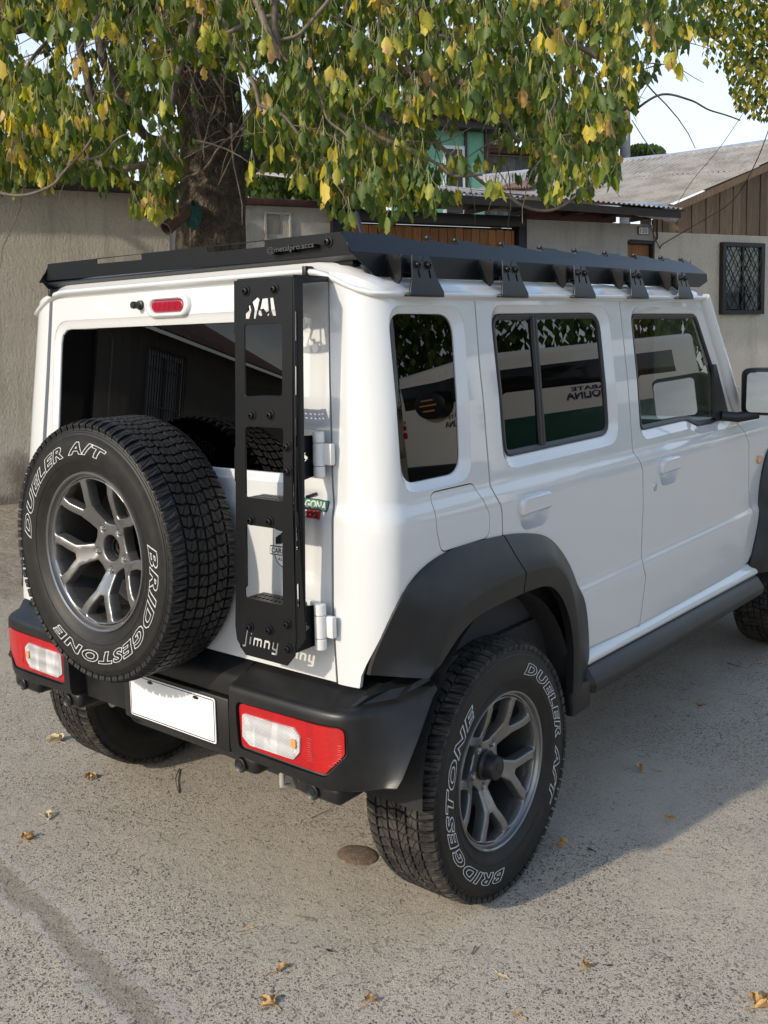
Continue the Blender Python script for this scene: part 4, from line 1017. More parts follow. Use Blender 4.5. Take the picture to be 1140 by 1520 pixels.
# ------------------------------------------------------------------ stickers on the tailgate
TEAL = mat('sticker_teal', (.03, .16, .13), .4); SRED = mat('sticker_red', (.42, .02, .02), .4); SCRM = mat('sticker_cream', (.55, .56, .45), .4); SWHT = mat('sticker_white', (.78, .78, .76), .4); SBLK = mat('sticker_black', (.01, .012, .014), .4)
def gpos(cx, cz, off): return lambda u, z: rear_pos(cx+u, cz+z)+Vector((0, -off, 0))
def sticker(nm, poly, cx, cz, off, m, parent): return surf(nm, poly, [], gpos(cx, cz, off), m, parent, .008, (), .0005, 1, .006)
def gtext(nm, txt, cx, cz, w, h, off, m, parent, bold=.02):
    me = text_mesh(txt, bold=bold); c = np.array([v.co for v in me.vertices]); lo = c.min(0); hi = c.max(0); f_ = gpos(cx, cz, off)
    for v in me.vertices: v.co = f_((v.co.x-(lo[0]+hi[0])/2)*w/(hi[0]-lo[0]), (v.co.y-(lo[1]+hi[1])/2)*h/(hi[1]-lo[1]))
    me.materials.clear(); me.materials.append(m); return link(bpy.data.objects.new(nm, me), parent)
PX = .512
st = sticker('sticker', rrect([(-.072, -.012), (.069, -.012), (.071, .013), (-.070, .013)], .004), PX, 1.0725, .0012, SBLK, car)
tag(st, 'travel sticker on the tailgate reading PATAGONIA CHILE')
sticker('sticker_field', rrect([(-.070, -.0105), (.067, -.0105), (.069, .0115), (-.068, .0115)], .004), PX, 1.0725, .0018, TEAL, st)
gtext('sticker_print', 'PATAGONIA', PX, 1.073, .130, .018, .0024, SCRM, st, .03)
sticker('sticker_band', rrect([(-.024, -.010), (.024, -.010), (.024, .009), (-.024, .009)], .002), .537, 1.051, .0026, SRED, st)
gtext('sticker_print', 'CHILE', .537, 1.0505, .038, .012, .0032, SBLK, st)
tube('sticker_plane', [rear_pos(.505, 1.088)+Vector((0, -.003, 0)), rear_pos(.540, 1.099)+Vector((0, -.003, 0))], .0035, SBLK, st, 6)
shield = [(-.045, .048), (-.02, .043), (0, .052), (.02, .043), (.045, .048), (.043, -.01), (.03, -.035), (0, -.056), (-.03, -.035), (-.043, -.01)]
SX, SZ = .458, .962
st = sticker('sticker', shield, SX, SZ, .0012, SBLK, car); tag(st, 'black and white shield sticker reading CARRETERA AUSTRAL')
sticker('sticker_field', inset_poly(shield, .003), SX, SZ, .0018, SWHT, st)
sticker('sticker_motif', [(-.034, .008), (-.034, .024), (-.018, .034), (-.010, .044), (.000, .030), (.008, .036), (.028, .020), (.030, .006), (.016, .014), (.004, .006), (-.006, .018), (-.016, .010)], SX, SZ, .0024, SBLK, st)
sticker('sticker_band', rrect([(-.052, -.018), (.052, -.018), (.052, .004), (-.052, .004)], .002), SX, SZ, .0028, SBLK, st)
sticker('sticker_band', rrect([(-.0495, -.0155), (.0495, -.0155), (.0495, .0015), (-.0495, .0015)], .002), SX, SZ, .0034, SWHT, st)
gtext('sticker_print', 'CARRETERA', SX, SZ-.007, .092, .0125, .0040, SBLK, st, .02)
gtext('sticker_print', 'AUSTRAL', SX, SZ-.027, .05, .008, .0026, SBLK, st, .01)

sticker('round_white_disc', [(.009*math.cos(a), .0105*math.sin(a)) for a in np.linspace(0, 6.283, 25)[:-1]], .519, 1.437, .0012, SWHT, car)  # small round white disc laid on the tailgate panel

# ------------------------------------------------------------------ roof rack
rk = MB()
zT = lambda y: 1.700+.0172*y; zR = lambda y: 1.650+.0145*y; zB = lambda y: 1.597+.0150*y
# rear cross panel
rear_out = [(-.590, 1.708), (-.588, 1.660), (-.560, 1.650), (.628, 1.650), (.633, 1.655), (.600, 1.700)]
rear_out = [(-.580, 1.706), (-.592, 1.664), (-.586, 1.656), (.635, 1.646), (.640, 1.650), (.597, 1.700)]
sl = [rrect([(-.334, 1.690), (-.125, 1.687), (-.127, 1.7025), (-.334, 1.7045)], .004, 3), rrect([(.144, 1.686), (.352, 1.685), (.352, 1.699), (.144, 1.700)], .004, 3)]
me = plate_mesh(rear_out, sl, .004, .0006)
for v in me.vertices: v.co = Vector((v.co.x, .010-(v.co.y-1.65)*-.25*0-v.co.z, v.co.y))
fix_normals(me); me.materials.append(RACKB); rack = bpy.data.objects.new('roof_rack', me); link(rack, car); tag(rack, 'low black steel roof rack with clamped side rails')
# folded lower lips of the cross panel
def prism(nm, prof, x0, x1, m, parent):
    V = []; F = []
    for x in (x0, x1):
        for y, z in prof: V.append((x, y, z))
    n = len(prof); F = [(j, (j+1) % n, n+(j+1) % n, n+j) for j in range(n)]+[tuple(range(n)), tuple(range(2*n-1, n-1, -1))]
    o = mesh_obj(nm, V, F, m, parent); fix_normals(o.data); return o
prism('rack_lip', [(.010, 1.650), (.014, 1.650), (.030, 1.640), (.030, 1.636), (.008, 1.646)], -.585, .636, RACKB, rack)
prism('rack_beam', [(.034, 1.628), (.034, 1.644), (.075, 1.644), (.075, 1.628)], -.58, .61, RACKB, rack)
prism('rack_beam', [(.05, 1.616), (.05, 1.626), (.10, 1.626), (.10, 1.616)], -.58, .60, RACKB, rack)
bolt('rack_bolt', mat_axes((.560, .0075, 1.680), (1, 0, 0), (0, 0, 1)), RACKB, rack, 1.1)
tm = text_obj('rack_lettering', '@metalpro.accs', mat_axes((.457, .0072, 1.672), (1, -0.0, .02), (-.02, 0, 1)), .152, .017, mat('gloss_black_print', (.006, .006, .007), .12, coat=1), rack, bold=.008, extrude=.02)
for k in range(3): plate('rack_slash', [(-.520+k*.012, 1.690), (-.510+k*.012, 1.674), (-.512+k*.012, 1.674), (-.522+k*.012, 1.690)], [], mat_axes((0, .0074, 0), (1, 0, 0), (0, 0, 1)), .001, BLK, rack, .0001)
def rack_side(sg):
    """upper sloping sheet and lower upright sheet, both with real edges"""
    XR, XT = (.643, .598) if sg > 0 else (.600, .582)
    # upper sheet, param (y, t) t: 0 ridge .. 1 top edge
    notches = [(.215, .262, .306), (.345, .418, .50)]
    def P(y, t, th=0):
        a = Vector((sg*XR, y, zR(y))); b = Vector((sg*XT, y, zT(y)))
        nn = Vector((sg*.055, 0, .045)).normalized(); return a.lerp(b, t)+nn*th
    top = [(.0, 0)]
    out = [(.010-.022, 0), (.012, 1.0)]
    pat = [.212, .545, .765, .985, .1215, .1445]
    ys = [.215, .34, .57, .79, 1.01, 1.225, 1.455, 1.69, 1.88]
    for i, y0 in enumerate(ys):
        out += [(y0, 1.0), (y0+.008, .93), (y0+.016, .90), (y0+.118, .76), (y0+.128, .80), (y0+.131, 1.0)]
    out += [(1.99, 1.0), (2.03, 1.0), (2.13, .25), (2.15, 0)]
    me = plate_mesh([(p[0], p[1]*.071) for p in out], [], .003, .0003)
    for v in me.vertices: v.co = P(v.co.x, v.co.y/.071, v.co.z)
    fix_normals(me); me.materials.append(RACKB); s = bpy.data.objects.new('rack_side_sheet', me); link(s, rack)
    lo = [(-.012, 0), (-.012 if sg > 0 else .0, -.001), (.074 if sg > 0 else .05, -1), (2.07, -1), (2.155, -.55), (2.150, 0)]
    me = plate_mesh([(p[0], p[1]*.046) for p in lo], [], .003, .0003)
    for v in me.vertices:
        y, t = v.co.x, -v.co.y/.046; v.co = Vector((sg*(XR+.0002+v.co.z), y, zR(y)+(zB(y)-zR(y))*t))
    fix_normals(me); me.materials.append(RACKB); link(bpy.data.objects.new('rack_side_sheet', me), rack)
    # slot nuts/cross bar ends showing above the sheet
    for y0 in ys:
        yy = y0+.14
        MB().box((sg*.590-.008, yy-.008, zT(yy)-.004), (sg*.590+.006, yy+.008, zT(yy)+.008)).build('rack_stop', RACKB, rack, bevel=.003)
rack_side(1); rack_side(-1)
for k in range(9):
    y = .14+k*.235
    MB().box((-.60, y, zT(y)-.022), (.60, y+.05, zT(y)-.006)).build('rack_cross_bar', RACKB, rack, bevel=.003)
prism('rack_front', [(2.09, 1.735), (2.16, 1.665), (2.12, 1.640), (2.08, 1.70)], -.60, .60, RACKB, rack)
# gutter clamps
def clamp(y, sg):
    z0 = GZ(y)
    out = [(-.066, -.004), (.066, -.004), (.066, .006), (.047, .040), (.034, .088), (.012, .088), (.003, .074), (-.006, .074), (-.012, .088), (-.034, .088), (-.047, .040), (-.066, .006)]
    sl = [rrect([(cx-.004, .036), (cx+.004, .036), (cx+.004, .062), (cx-.004, .062)], .0038, 3) for cx in (-.021, .021)]
    X = .724
    me = plate_mesh(out, sl, .005, .0007)
    for v in me.vertices:
        lean = -.020*max(0, v.co.y)/.088
        v.co = Vector((sg*(X+lean+v.co.z), y+v.co.x, z0+v.co.y))
    fix_normals(me); me.materials.append(RACKB); shade(me, 30); c = bpy.data.objects.new('rack_clamp', me); link(c, rack)
    MB().box((min(sg*(X-.022), sg*(X+.002)), y-.072, z0-.0075), (max(sg*(X-.022), sg*(X+.002)), y+.066, z0-.003)).build('clamp_foot', RACKB, rack, bevel=.001)
    # U bracket bolted to the rack rail behind it
    out = [(-.052, .018), (-.040, .002), (-.036, .100), (-.052, .100)]
    for dy in (-.050, .052):
        me = plate_mesh(rrect([(.0, .046), (.030, .022), (.040, .036), (.040, .088), (.0, .096)], .004), [], .005, .0006)
        for v in me.vertices: v.co = Vector((sg*(.648+v.co.x), y+dy+v.co.z-.0, z0+v.co.y))
        fix_normals(me); me.materials.append(RACKB); link(bpy.data.objects.new('clamp_bracket', me), rack)
    MB().box((min(sg*.683, sg*.687), y-.048, z0+.048), (max(sg*.683, sg*.687), y+.050, z0+.090)).build('clamp_bracket', RACKB, rack, bevel=.001)
    for cy in (-.021, .021):
        bolt('clamp_bolt', mat_axes((sg*(X-.0125), y+cy*1.0, z0+.066), (0, sg, 0), (0, 0, 1), (sg, 0, .1)), RACKB, rack, .95)
for y in (.166, .561, .959, 1.345, 1.735): clamp(y, 1); clamp(y, -1)
# antenna lying over the roof front
tube('antenna', [(.44, .30, 1.66), (.39, .34, 1.72), (.335, .38, 1.80)], .006, BLK, car, 8)

# ------------------------------------------------------------------ door mirrors
for sg in (1, -1):
    y = 2.17; 
    b = MB().box((min(sg*.775, sg*1.0), y-.015, 1.128), (max(sg*.775, sg*1.0), y+.10, 1.312)).build('door_mirror', BLK, car, bevel=.028, seg=4)
    tube('mirror_arm', [(sg*.722, 2.11, 1.128), (sg*.775, 2.14, 1.122), (sg*.84, 2.18, 1.135)], .020, BLK, b, 10)
    plate('mirror_glass', rrect([(min(sg*.805, sg*.985), 1.145), (max(sg*.805, sg*.985), 1.145), (max(sg*.805, sg*.985), 1.298), (min(sg*.805, sg*.985), 1.298)], .022), [], mat_axes((0, y-.021-.07*1.22, 0), (1, 0, 0), (0, .07, 1)), .004, MIRR, b, .001)

# ================================================================== GROUND
def at(x, y, d):
    """point seen at photo position (x, y), d metres in front of the camera"""
    return CAM+(fw+rt*((x-PX0)/FPX)-up*((y-PY0)/FPX))*d
WA = R_(24); Wd = Vector((math.sin(WA), math.cos(WA), 0)); Wn = Vector((math.cos(WA), -math.sin(WA), 0)); WP0 = Vector((-6.335, 3.06, 0))
def WP(s, off, z): return WP0+Wd*s+Wn*off+Vector((0, 0, z))
WM = Matrix(((Wd.x, Wn.x, 0, WP0.x), (Wd.y, Wn.y, 0, WP0.y), (0, 0, 1, 0), (0, 0, 0, 1)))    # local x along wall, y out of it
def ground_mat():
    m = bpy.data.materials.new('worn_exposed_aggregate'); m.use_nodes = True; t = m.node_tree; p = t.nodes['Principled BSDF']; nn = t.nodes; ll = t.links
    p.inputs['Roughness'].default_value = .88; p.inputs['Specular IOR Level'].default_value = .3
    co = nn.new('ShaderNodeTexCoord').outputs['Object']
    def noise_(sc, det=6, ro=.6, dist=0):
        n = nn.new('ShaderNodeTexNoise'); n.inputs['Scale'].default_value = sc; n.inputs['Detail'].default_value = det; n.inputs['Roughness'].default_value = ro; n.inputs['Distortion'].default_value = dist; ll.new(co, n.inputs[0]); return n.outputs[0]
    def mr(v, a, b, c=0, d=1):
        n = nn.new('ShaderNodeMapRange'); n.inputs[1].default_value = a; n.inputs[2].default_value = b; n.inputs[3].default_value = c; n.inputs[4].default_value = d; ll.new(v, n.inputs[0]); return n.outputs[0]
    def mix(f, a, b, bl='MIX'):
        n = nn.new('ShaderNodeMix'); n.data_type = 'RGBA'; n.blend_type = bl
        for s, v in ((0, f), (6, a), (7, b)):
            if isinstance(v, (tuple, float, int)): n.inputs[s].default_value = v if not isinstance(v, tuple) else (*v, 1)
            else: ll.new(v, n.inputs[s])
        return n.outputs[2]
    def math_(op, a, b=None):
        n = nn.new('ShaderNodeMath'); n.operation = op
        for i, v in enumerate((a, b)):
            if v is None: continue
            if isinstance(v, (float, int)): n.inputs[i].default_value = v
            else: ll.new(v, n.inputs[i])
        return n.outputs[0]
    def vor(sc, feat='F1', rnd=1):
        n = nn.new('ShaderNodeTexVoronoi'); n.feature = feat; n.inputs['Scale'].default_value = sc; n.inputs['Randomness'].default_value = rnd
        d = nn.new('ShaderNodeTexNoise'); d.inputs['Scale'].default_value = sc*1.3; d.inputs['Detail'].default_value = 2; ll.new(co, d.inputs[0])
        v = nn.new('ShaderNodeVectorMath'); v.operation = 'MULTIPLY_ADD'; v.inputs[1].default_value = (.9/sc,)*3; ll.new(d.outputs['Color'], v.inputs[0]); ll.new(co, v.inputs[2]); ll.new(v.outputs[0], n.inputs[0]); return n
    base = mix(mr(noise_(.9, 8), .35, .68), (.46, .392, .30), (.575, .498, .39))
    base = mix(mr(noise_(6, 8, .7), .35, .7), base, (.355, .315, .26), 'MIX')
    fine = noise_(260, 4, .75); base = mix(mr(fine, .40, .66, .0, .9), base, (.74, .67, .56))
    grit = noise_(520, 2, .6); base = mix(mr(grit, .50, .66, 0, .9), base, (.12, .105, .088))
    # stones of two sizes, where the surface is worn
    h = None
    worn = mr(noise_(1.3, 4, .6, .4), .34, .54)
    for sc, thr, lo in ((62, .33, .62), (115, .38, .46), (210, .42, .36)):
        v = vor(sc); cs = nn.new('ShaderNodeSeparateColor'); ll.new(v.outputs['Color'], cs.inputs[0])
        keep = math_('GREATER_THAN', cs.outputs[0], lo)
        msk = math_('MULTIPLY', mr(v.outputs['Distance'], thr, thr-.07), keep)
        wv = math_('ADD', math_('MULTIPLY', worn, .85), .15 if sc > 100 else 0.02); msk = math_('MULTIPLY', msk, wv)
        col = mix(mr(cs.outputs[1], .25, .75), (.085, .076, .068), (.36, .30, .23)); col = mix(mr(cs.outputs[2], .70, .90), col, (.045, .047, .052))
        base = mix(msk, base, col)
        hh = math_('MULTIPLY', msk, 1.0*60/sc); h = hh if h is None else math_('ADD', h, hh)
    # filled joint: a band of brown dirt
    sx = nn.new('ShaderNodeSeparateXYZ'); ll.new(co, sx.inputs[0])
    dl = math_('ADD', math_('MULTIPLY', sx.outputs[0], .135), math_('ADD', sx.outputs[1], .425))
    dl = math_('ADD', dl, math_('MULTIPLY', math_('SUBTRACT', noise_(5, 5, .65), .5), .12)); ad = math_('ABSOLUTE', dl)
    jm = mr(ad, .040, .016); jm = math_('MULTIPLY', jm, mr(sx.outputs[0], .8, .5)); edge = math_('MULTIPLY', math_('SUBTRACT', mr(ad, .065, .045), mr(ad, .046, .030)), .55); edge = math_('MULTIPLY', edge, mr(sx.outputs[0], .8, .5))
    base = mix(edge, base, (.42, .40, .37)); base = mix(math_('MULTIPLY', jm, .68), base, mix(mr(noise_(40, 6, .7), .3, .7), (.20, .165, .125), (.30, .26, .21)))
    # bare earth towards the wall
    dw = nn.new('ShaderNodeVectorMath'); dw.operation = 'DOT_PRODUCT'; ll.new(co, dw.inputs[0]); dw.inputs[1].default_value = tuple(Wn)
    dd = math_('SUBTRACT', dw.outputs['Value'], float(WP0.dot(Wn)))
    dd = math_('ADD', dd, math_('MULTIPLY', math_('SUBTRACT', noise_(1.1, 6, .6), .5), 2.0))
    em = mr(dd, 4.1, 3.5); earth = mix(mr(noise_(7, 8, .7), .3, .7), (.19, .15, .11), (.34, .285, .22)); earth = mix(mr(noise_(60, 4, .7), .55, .7), earth, (.07, .055, .04))
    base = mix(em, base, earth)
    mid = mr(dd, 7.5, 4.0, 0, .45); base = mix(mid, base, (.30, .262, .215))
    ll.new(base, p.inputs['Base Color'])
    hn = math_('ADD', math_('MULTIPLY', fine, .55), math_('MULTIPLY', noise_(30, 8, .65), 1.4)); hn = math_('ADD', hn, math_('MULTIPLY', grit, .35)); hn = math_('ADD', hn, math_('MULTIPLY', h, .55)); hn = math_('SUBTRACT', hn, math_('MULTIPLY', jm, .68))
    hn = math_('ADD', hn, math_('MULTIPLY', math_('MULTIPLY', em, noise_(5, 8, .6)), 14.0))
    b = nn.new('ShaderNodeBump'); b.inputs['Strength'].default_value = 1; b.inputs['Distance'].default_value = .0042; ll.new(hn, b.inputs['Height']); ll.new(b.outputs[0], p.inputs['Normal'])
    return m
g = mesh_obj('ground', [(-400, -400, 0), (400, -400, 0), (400, 400, 0), (-400, 400, 0)], [(0, 1, 2, 3)], ground_mat()); g['kind'] = 'structure'
# loose stones and grit standing out of the worn surface
rs = random.Random(11); V = []; F = []
STONE = mat('ground_stones', (.10, .095, .09), .8, var=(300, 1, (.34, .30, .25)))
def stone(x, y, r, rn):
    o = len(V); n = 6; a0 = rn.random()*6
    sx, sy = r*(.7+.6*rn.random()), r*(.6+.5*rn.random())
    for lv, k, z in ((0, 1, -.0006), (1, .9, r*.22), (2, .45, r*.42)):
        for i in range(n):
            a = a0+6.283*i/n; j = .85+.3*rn.random(); px, py = sx*k*j*math.cos(a), sy*k*j*math.sin(a)
            V.append((x+px*math.cos(a0)-py*math.sin(a0), y+px*math.sin(a0)+py*math.cos(a0), z))
    for l in range(2):
        for i in range(n): F.append((o+l*n+i, o+l*n+(i+1) % n, o+(l+1)*n+(i+1) % n, o+(l+1)*n+i))
    F.append(tuple(o+2*n+i for i in range(n)))
for k in range(5200):
    px, py = rs.uniform(-40, 1180), 1000+560*rs.random()**.7
    q = fw+rt*((px-PX0)/FPX)-up*((py-PY0)/FPX); t = -CAM.z/q.z; p = CAM+q*t
    if noise.noise(Vector((p.x*1.6, p.y*1.6, 3)))+(.25 if px < 650 else -.12) < rs.random()*.75-.2: continue
    stone(p.x, p.y, .0014+.0042*rs.random()**3.0, rs)
st = mesh_obj('loose_gravel', V, F, STONE); st['kind'] = 'stuff'; st['label'] = 'tiny stones and grit scattered over the worn road surface'
# small round cover behind the rear tyre
cv = MB().lathe([(0, .010), (.030, .009), (.050, .006), (.056, .003), (.058, -.002)], Matrix.Translation((.352, .296, 0)) @ Matrix.Diagonal((1.1, .9, 1, 1)), 36).build('round_cover', mat('rusty_dirt', (.12, .085, .06), .95, bump=(220, .9, 6, .004), var=(60, 1, (.21, .155, .105))), None, 40)
tag(cv, 'small round dirt-crusted cover in the road behind the rear right tyre', 'cover')

# ================================================================== WALLS AND HOUSES
def stucco(name, a, b, c, streak=.5, bs=42):
    m = bpy.data.materials.new(name); m.use_nodes = True; t = m.node_tree; p = t.nodes['Principled BSDF']; nn = t.nodes; ll = t.links
    p.inputs['Roughness'].default_value = .92; p.inputs['Specular IOR Level'].default_value = .2
    co = nn.new('ShaderNodeTexCoord').outputs['Object']
    def tex(sc, det=6, ro=.6, mapping=None):
        n = nn.new('ShaderNodeTexNoise'); n.inputs['Scale'].default_value = sc; n.inputs['Detail'].default_value = det; n.inputs['Roughness'].default_value = ro
        if mapping:
            mp_ = nn.new('ShaderNodeMapping'); mp_.inputs['Scale'].default_value = mapping; ll.new(co, mp_.inputs[0]); ll.new(mp_.outputs[0], n.inputs[0])
        else: ll.new(co, n.inputs[0])
        return n.outputs[0]
    def mr(v, x, y, lo=0, hi=1):
        n = nn.new('ShaderNodeMapRange'); n.inputs[1].default_value = x; n.inputs[2].default_value = y; n.inputs[3].default_value = lo; n.inputs[4].default_value = hi; ll.new(v, n.inputs[0]); return n.outputs[0]
    def mix(f, x, y):
        n = nn.new('ShaderNodeMix'); n.data_type = 'RGBA'
        for s, v in ((0, f), (6, x), (7, y)):
            if isinstance(v, tuple): n.inputs[s].default_value = (*v, 1)
            elif isinstance(v, float): n.inputs[s].default_value = v
            else: ll.new(v, n.inputs[s])
        return n.outputs[2]
    col = mix(mr(tex(1.4, 8), .35, .68), a, b); col = mix(mr(tex(1.0, 7, .65, (5, 5, .5)), .50, .72, 0, streak), col, c); col = mix(mr(tex(22, 6, .7), .55, .75, 0, .6), col, c)
    sx = nn.new('ShaderNodeSeparateXYZ'); ll.new(co, sx.inputs[0])
    ad = nn.new('ShaderNodeMath'); ad.operation = 'ADD'; ll.new(sx.outputs[2], ad.inputs[0]); q = mr(tex(2.5, 5), .3, .7, -.35, .35); ll.new(q, ad.inputs[1])
    col = mix(mr(ad.outputs[0], .55, .05, 0, .8), col, (.13, .11, .09))
    ll.new(col, p.inputs['Base Color'])
    s1 = tex(bs, 7, .7, (1, 1, .55)); s2 = tex(bs*4, 4, .6)
    am = nn.new('ShaderNodeMath'); am.operation = 'MULTIPLY_ADD'; am.inputs[1].default_value = .35; ll.new(s2, am.inputs[0]); ll.new(s1, am.inputs[2])
    b_ = nn.new('ShaderNodeBump'); b_.inputs['Strength'].default_value = 1; b_.inputs['Distance'].default_value = .04; ll.new(am.outputs[0], b_.inputs['Height']); ll.new(b_.outputs[0], p.inputs['Normal'])
    return m
ST_GREY = stucco('rough_grey_stucco', (.50, .455, .38), (.61, .56, .475), (.33, .28, .22), .85)
ST_WHITE = stucco('old_white_stucco', (.62, .60, .56), (.70, .68, .64), (.40, .37, .33), .5, 60)
ST_CREAM = stucco('cream_stucco', (.76, .68, .55), (.84, .76, .63), (.54, .45, .34), .45, 34)
ST_FAR = stucco('brown_grey_render', (.27, .25, .22), (.33, .31, .27), (.17, .15, .13), .5)
WOODD = mat('dark_stained_wood', (.022, .016, .012), .6, bump=(60, .3, 5), var=(12, .5, (.05, .035, .025)))
WOODR = mat('dark_red_beam', (.09, .030, .022), .7, bump=(60, .4, 5), var=(12, .8, (.035, .02, .016)))
def wood(name, a, b, scale=(14, 14, 1.2)):
    m = bpy.data.materials.new(name); m.use_nodes = True; t = m.node_tree; p = t.nodes['Principled BSDF']; nn = t.nodes; ll = t.links
    p.inputs['Roughness'].default_value = .72
    co = nn.new('ShaderNodeTexCoord'); oi = nn.new('ShaderNodeObjectInfo'); ad = nn.new('ShaderNodeVectorMath'); ad.operation = 'ADD'; cx = nn.new('ShaderNodeCombineXYZ')
    mu = nn.new('ShaderNodeMath'); mu.operation = 'MULTIPLY'; mu.inputs[1].default_value = 37.0; ll.new(oi.outputs['Random'], mu.inputs[0]); ll.new(mu.outputs[0], cx.inputs[2]); ll.new(co.outputs['Object'], ad.inputs[0]); ll.new(cx.outputs[0], ad.inputs[1])
    mp_ = nn.new('ShaderNodeMapping'); mp_.inputs['Scale'].default_value = scale; ll.new(ad.outputs[0], mp_.inputs[0])
    n = nn.new('ShaderNodeTexNoise'); n.inputs['Scale'].default_value = 3.2; n.inputs['Detail'].default_value = 8; n.inputs['Roughness'].default_value = .65; n.inputs['Distortion'].default_value = .8; ll.new(mp_.outputs[0], n.inputs[0])
    r = nn.new('ShaderNodeMapRange'); r.inputs[1].default_value = .35; r.inputs[2].default_value = .68; ll.new(n.outputs[0], r.inputs[0])
    x = nn.new('ShaderNodeMix'); x.data_type = 'RGBA'; x.inputs[6].default_value = (*a, 1); x.inputs[7].default_value = (*b, 1); ll.new(r.outputs[0], x.inputs[0])
    h = nn.new('ShaderNodeHueSaturation'); v = nn.new('ShaderNodeMapRange'); v.inputs[3].default_value = .72; v.inputs[4].default_value = 1.2; ll.new(oi.outputs['Random'], v.inputs[0]); ll.new(v.outputs[0], h.inputs['Value']); ll.new(x.outputs[2], h.inputs['Color']); ll.new(h.outputs[0], p.inputs['Base Color'])
    b_ = nn.new('ShaderNodeBump'); b_.inputs['Strength'].default_value = .5; b_.inputs['Distance'].default_value = .004; ll.new(n.outputs[0], b_.inputs['Height']); ll.new(b_.outputs[0], p.inputs['Normal'])
    return m
PINE = wood('varnished_pine', (.40, .185, .065), (.23, .090, .030))
OLDW = wood('weathered_planks', (.30, .20, .12), (.15, .10, .06))
GREYW = wood('grey_old_planks', (.16, .155, .15), (.07, .068, .065))
IRON = mat('black_wrought_iron', (.012, .012, .013), .5)
def roofmat(name, a, b, rust):
    return mat(name, a, .6, metal=.0, bump=(25, .3, 5), var=(4, .9, b))
ROOFM = mat('weathered_corrugated_sheet', (.40, .375, .335), .62, bump=(40, .3, 5), var=(3.2, .95, (.25, .21, .18)))
ROOFR = mat('rusted_sheet', (.26, .13, .085), .75, bump=(40, .3, 5), var=(4, .8, (.38, .30, .25)))
GALV = mat('galvanised_flashing', (.62, .63, .64), .33, metal=.7, var=(6, .6, (.42, .43, .44)))
NAIL = mat('nail_heads', (.02, .018, .016), .5)
def wbox(name, s0, s1, o0, o1, z0, z1, m, parent=None, bevel=0):
    return MB().box((s0, o0, z0), (s1, o1, z1), WM).build(name, m, parent, bevel=bevel)
# object-space textures need vertical planes in world axes: boxes are built in world coordinates
left_wall = thing('street_wall', 'long rough grey stucco wall behind the tree, left of the gate', 'wall', WP(-3, -.1, 0))
wbox('stucco_panel', -9.6, 1.72, -.18, 0, 0, 2.92, ST_GREY, left_wall)
wbox('stucco_panel', 1.72, 3.47, -.18, -.012, 0, 2.86, ST_WHITE, left_wall)
wbox('wall_coping', -9.6, 1.95, -.3, .16, 2.922, 3.02, WOODD, left_wall, .01)
wbox('wall_beam', 1.96, 3.5, -.2, .05, 2.862, 2.93, WOODR, left_wall, .01)
fr_ = plate('wall_niche', rrect([(2.72, 2.50), (3.02, 2.50), (3.02, 2.80), (2.72, 2.80)], .01), [rrect([(2.745, 2.525), (2.995, 2.525), (2.995, 2.775), (2.745, 2.775)], .01)], WM @ Matrix(((1, 0, 0, 0), (0, 0, -1, -.004), (0, 1, 0, 0), (0, 0, 0, 1))), .03, ST_WHITE, left_wall, .004)
wbox('niche_panel', 2.745, 2.90, -.02, -.006, 2.58, 2.775, mat('niche_grey', (.30, .28, .25), .9, bump=(60, .4, 5)), left_wall, .004)
# plank gate
gt = thing('plank_gate', 'varnished pine plank gate in a black frame under the tin roof', 'gate', WP(4.7, 0, 0))
wbox('gate_frame', 3.47, 5.98, -.10, .06, 2.735, 2.86, IRON, gt, .006)
wbox('gate_frame', 3.47, 3.60, -.10, .06, 0, 2.735, IRON, gt, .006)
wbox('gate_frame', 5.865, 5.98, -.10, .06, 0, 2.735, IRON, gt, .006)
wbox('gate_rail', 3.6, 5.865, -.075, -.045, 1.2, 1.32, IRON, gt); wbox('gate_backing', 3.6, 5.865, -.09, -.078, .05, 2.73, DARK, gt)
rg = random.Random(5); s = 3.605
while s < 5.85:
    w_ = min(.105+.012*rg.random(), 5.862-s)
    pk = wbox('plank', s, s+w_-.007, -.046, -.020-.004*rg.random(), .08, 2.71-.012*rg.random(), PINE, gt, .003)
    if w_ > .06:
        for dz in (2.52, 1.9):
            for dx in (.022, w_-.03):
                P_ = WP(s+dx, -.019, dz+.01*rg.random()); MB().lathe([(0, .003), (.006, .002), (.0075, -.004)], mat_axes(P_, -Wd, (0, 0, 1)), 8).build('nail', NAIL, pk)
    s += w_
# white wall with hatch door
ww = thing('white_wall', 'patchy whitewashed wall with a small dark hatch between gate and corner house', 'wall', WP(7, -.1, 0))
wbox('stucco_panel', 5.982, 7.56, -.18, -.004, 0, 2.835, ST_WHITE, ww); wbox('stucco_panel', 7.56, 7.975, -.18, -.004, 2.62, 2.835, ST_WHITE, ww)
wbox('hatch_door', 7.59, 7.95, -.12, -.05, 0, 2.585, PINE, ww, .003); wbox('hatch_frame', 7.56, 7.985, -.10, .02, 2.587, 2.625, WOODD, ww, .004); wbox('hatch_frame', 7.953, 7.985, -.10, .02, 0, 2.586, WOODD, ww, .004)
wbox('wall_beam', 5.985, 7.35, -.10, .03, 2.84, 2.93, WOODR, ww, .008)
hn = plate('house_number', rrect([(7.715, 2.700), (7.895, 2.700), (7.895, 2.805), (7.715, 2.805)], .006), [], WM @ Matrix(((1, 0, 0, 0), (0, 0, -1, .008), (0, 1, 0, 0), (0, 0, 0, 1))), .012, mat('sign_brown', (.17, .10, .07), .6), None, .002)
tag(hn, 'small framed house number tile reading 150 on the white wall', 'house number')
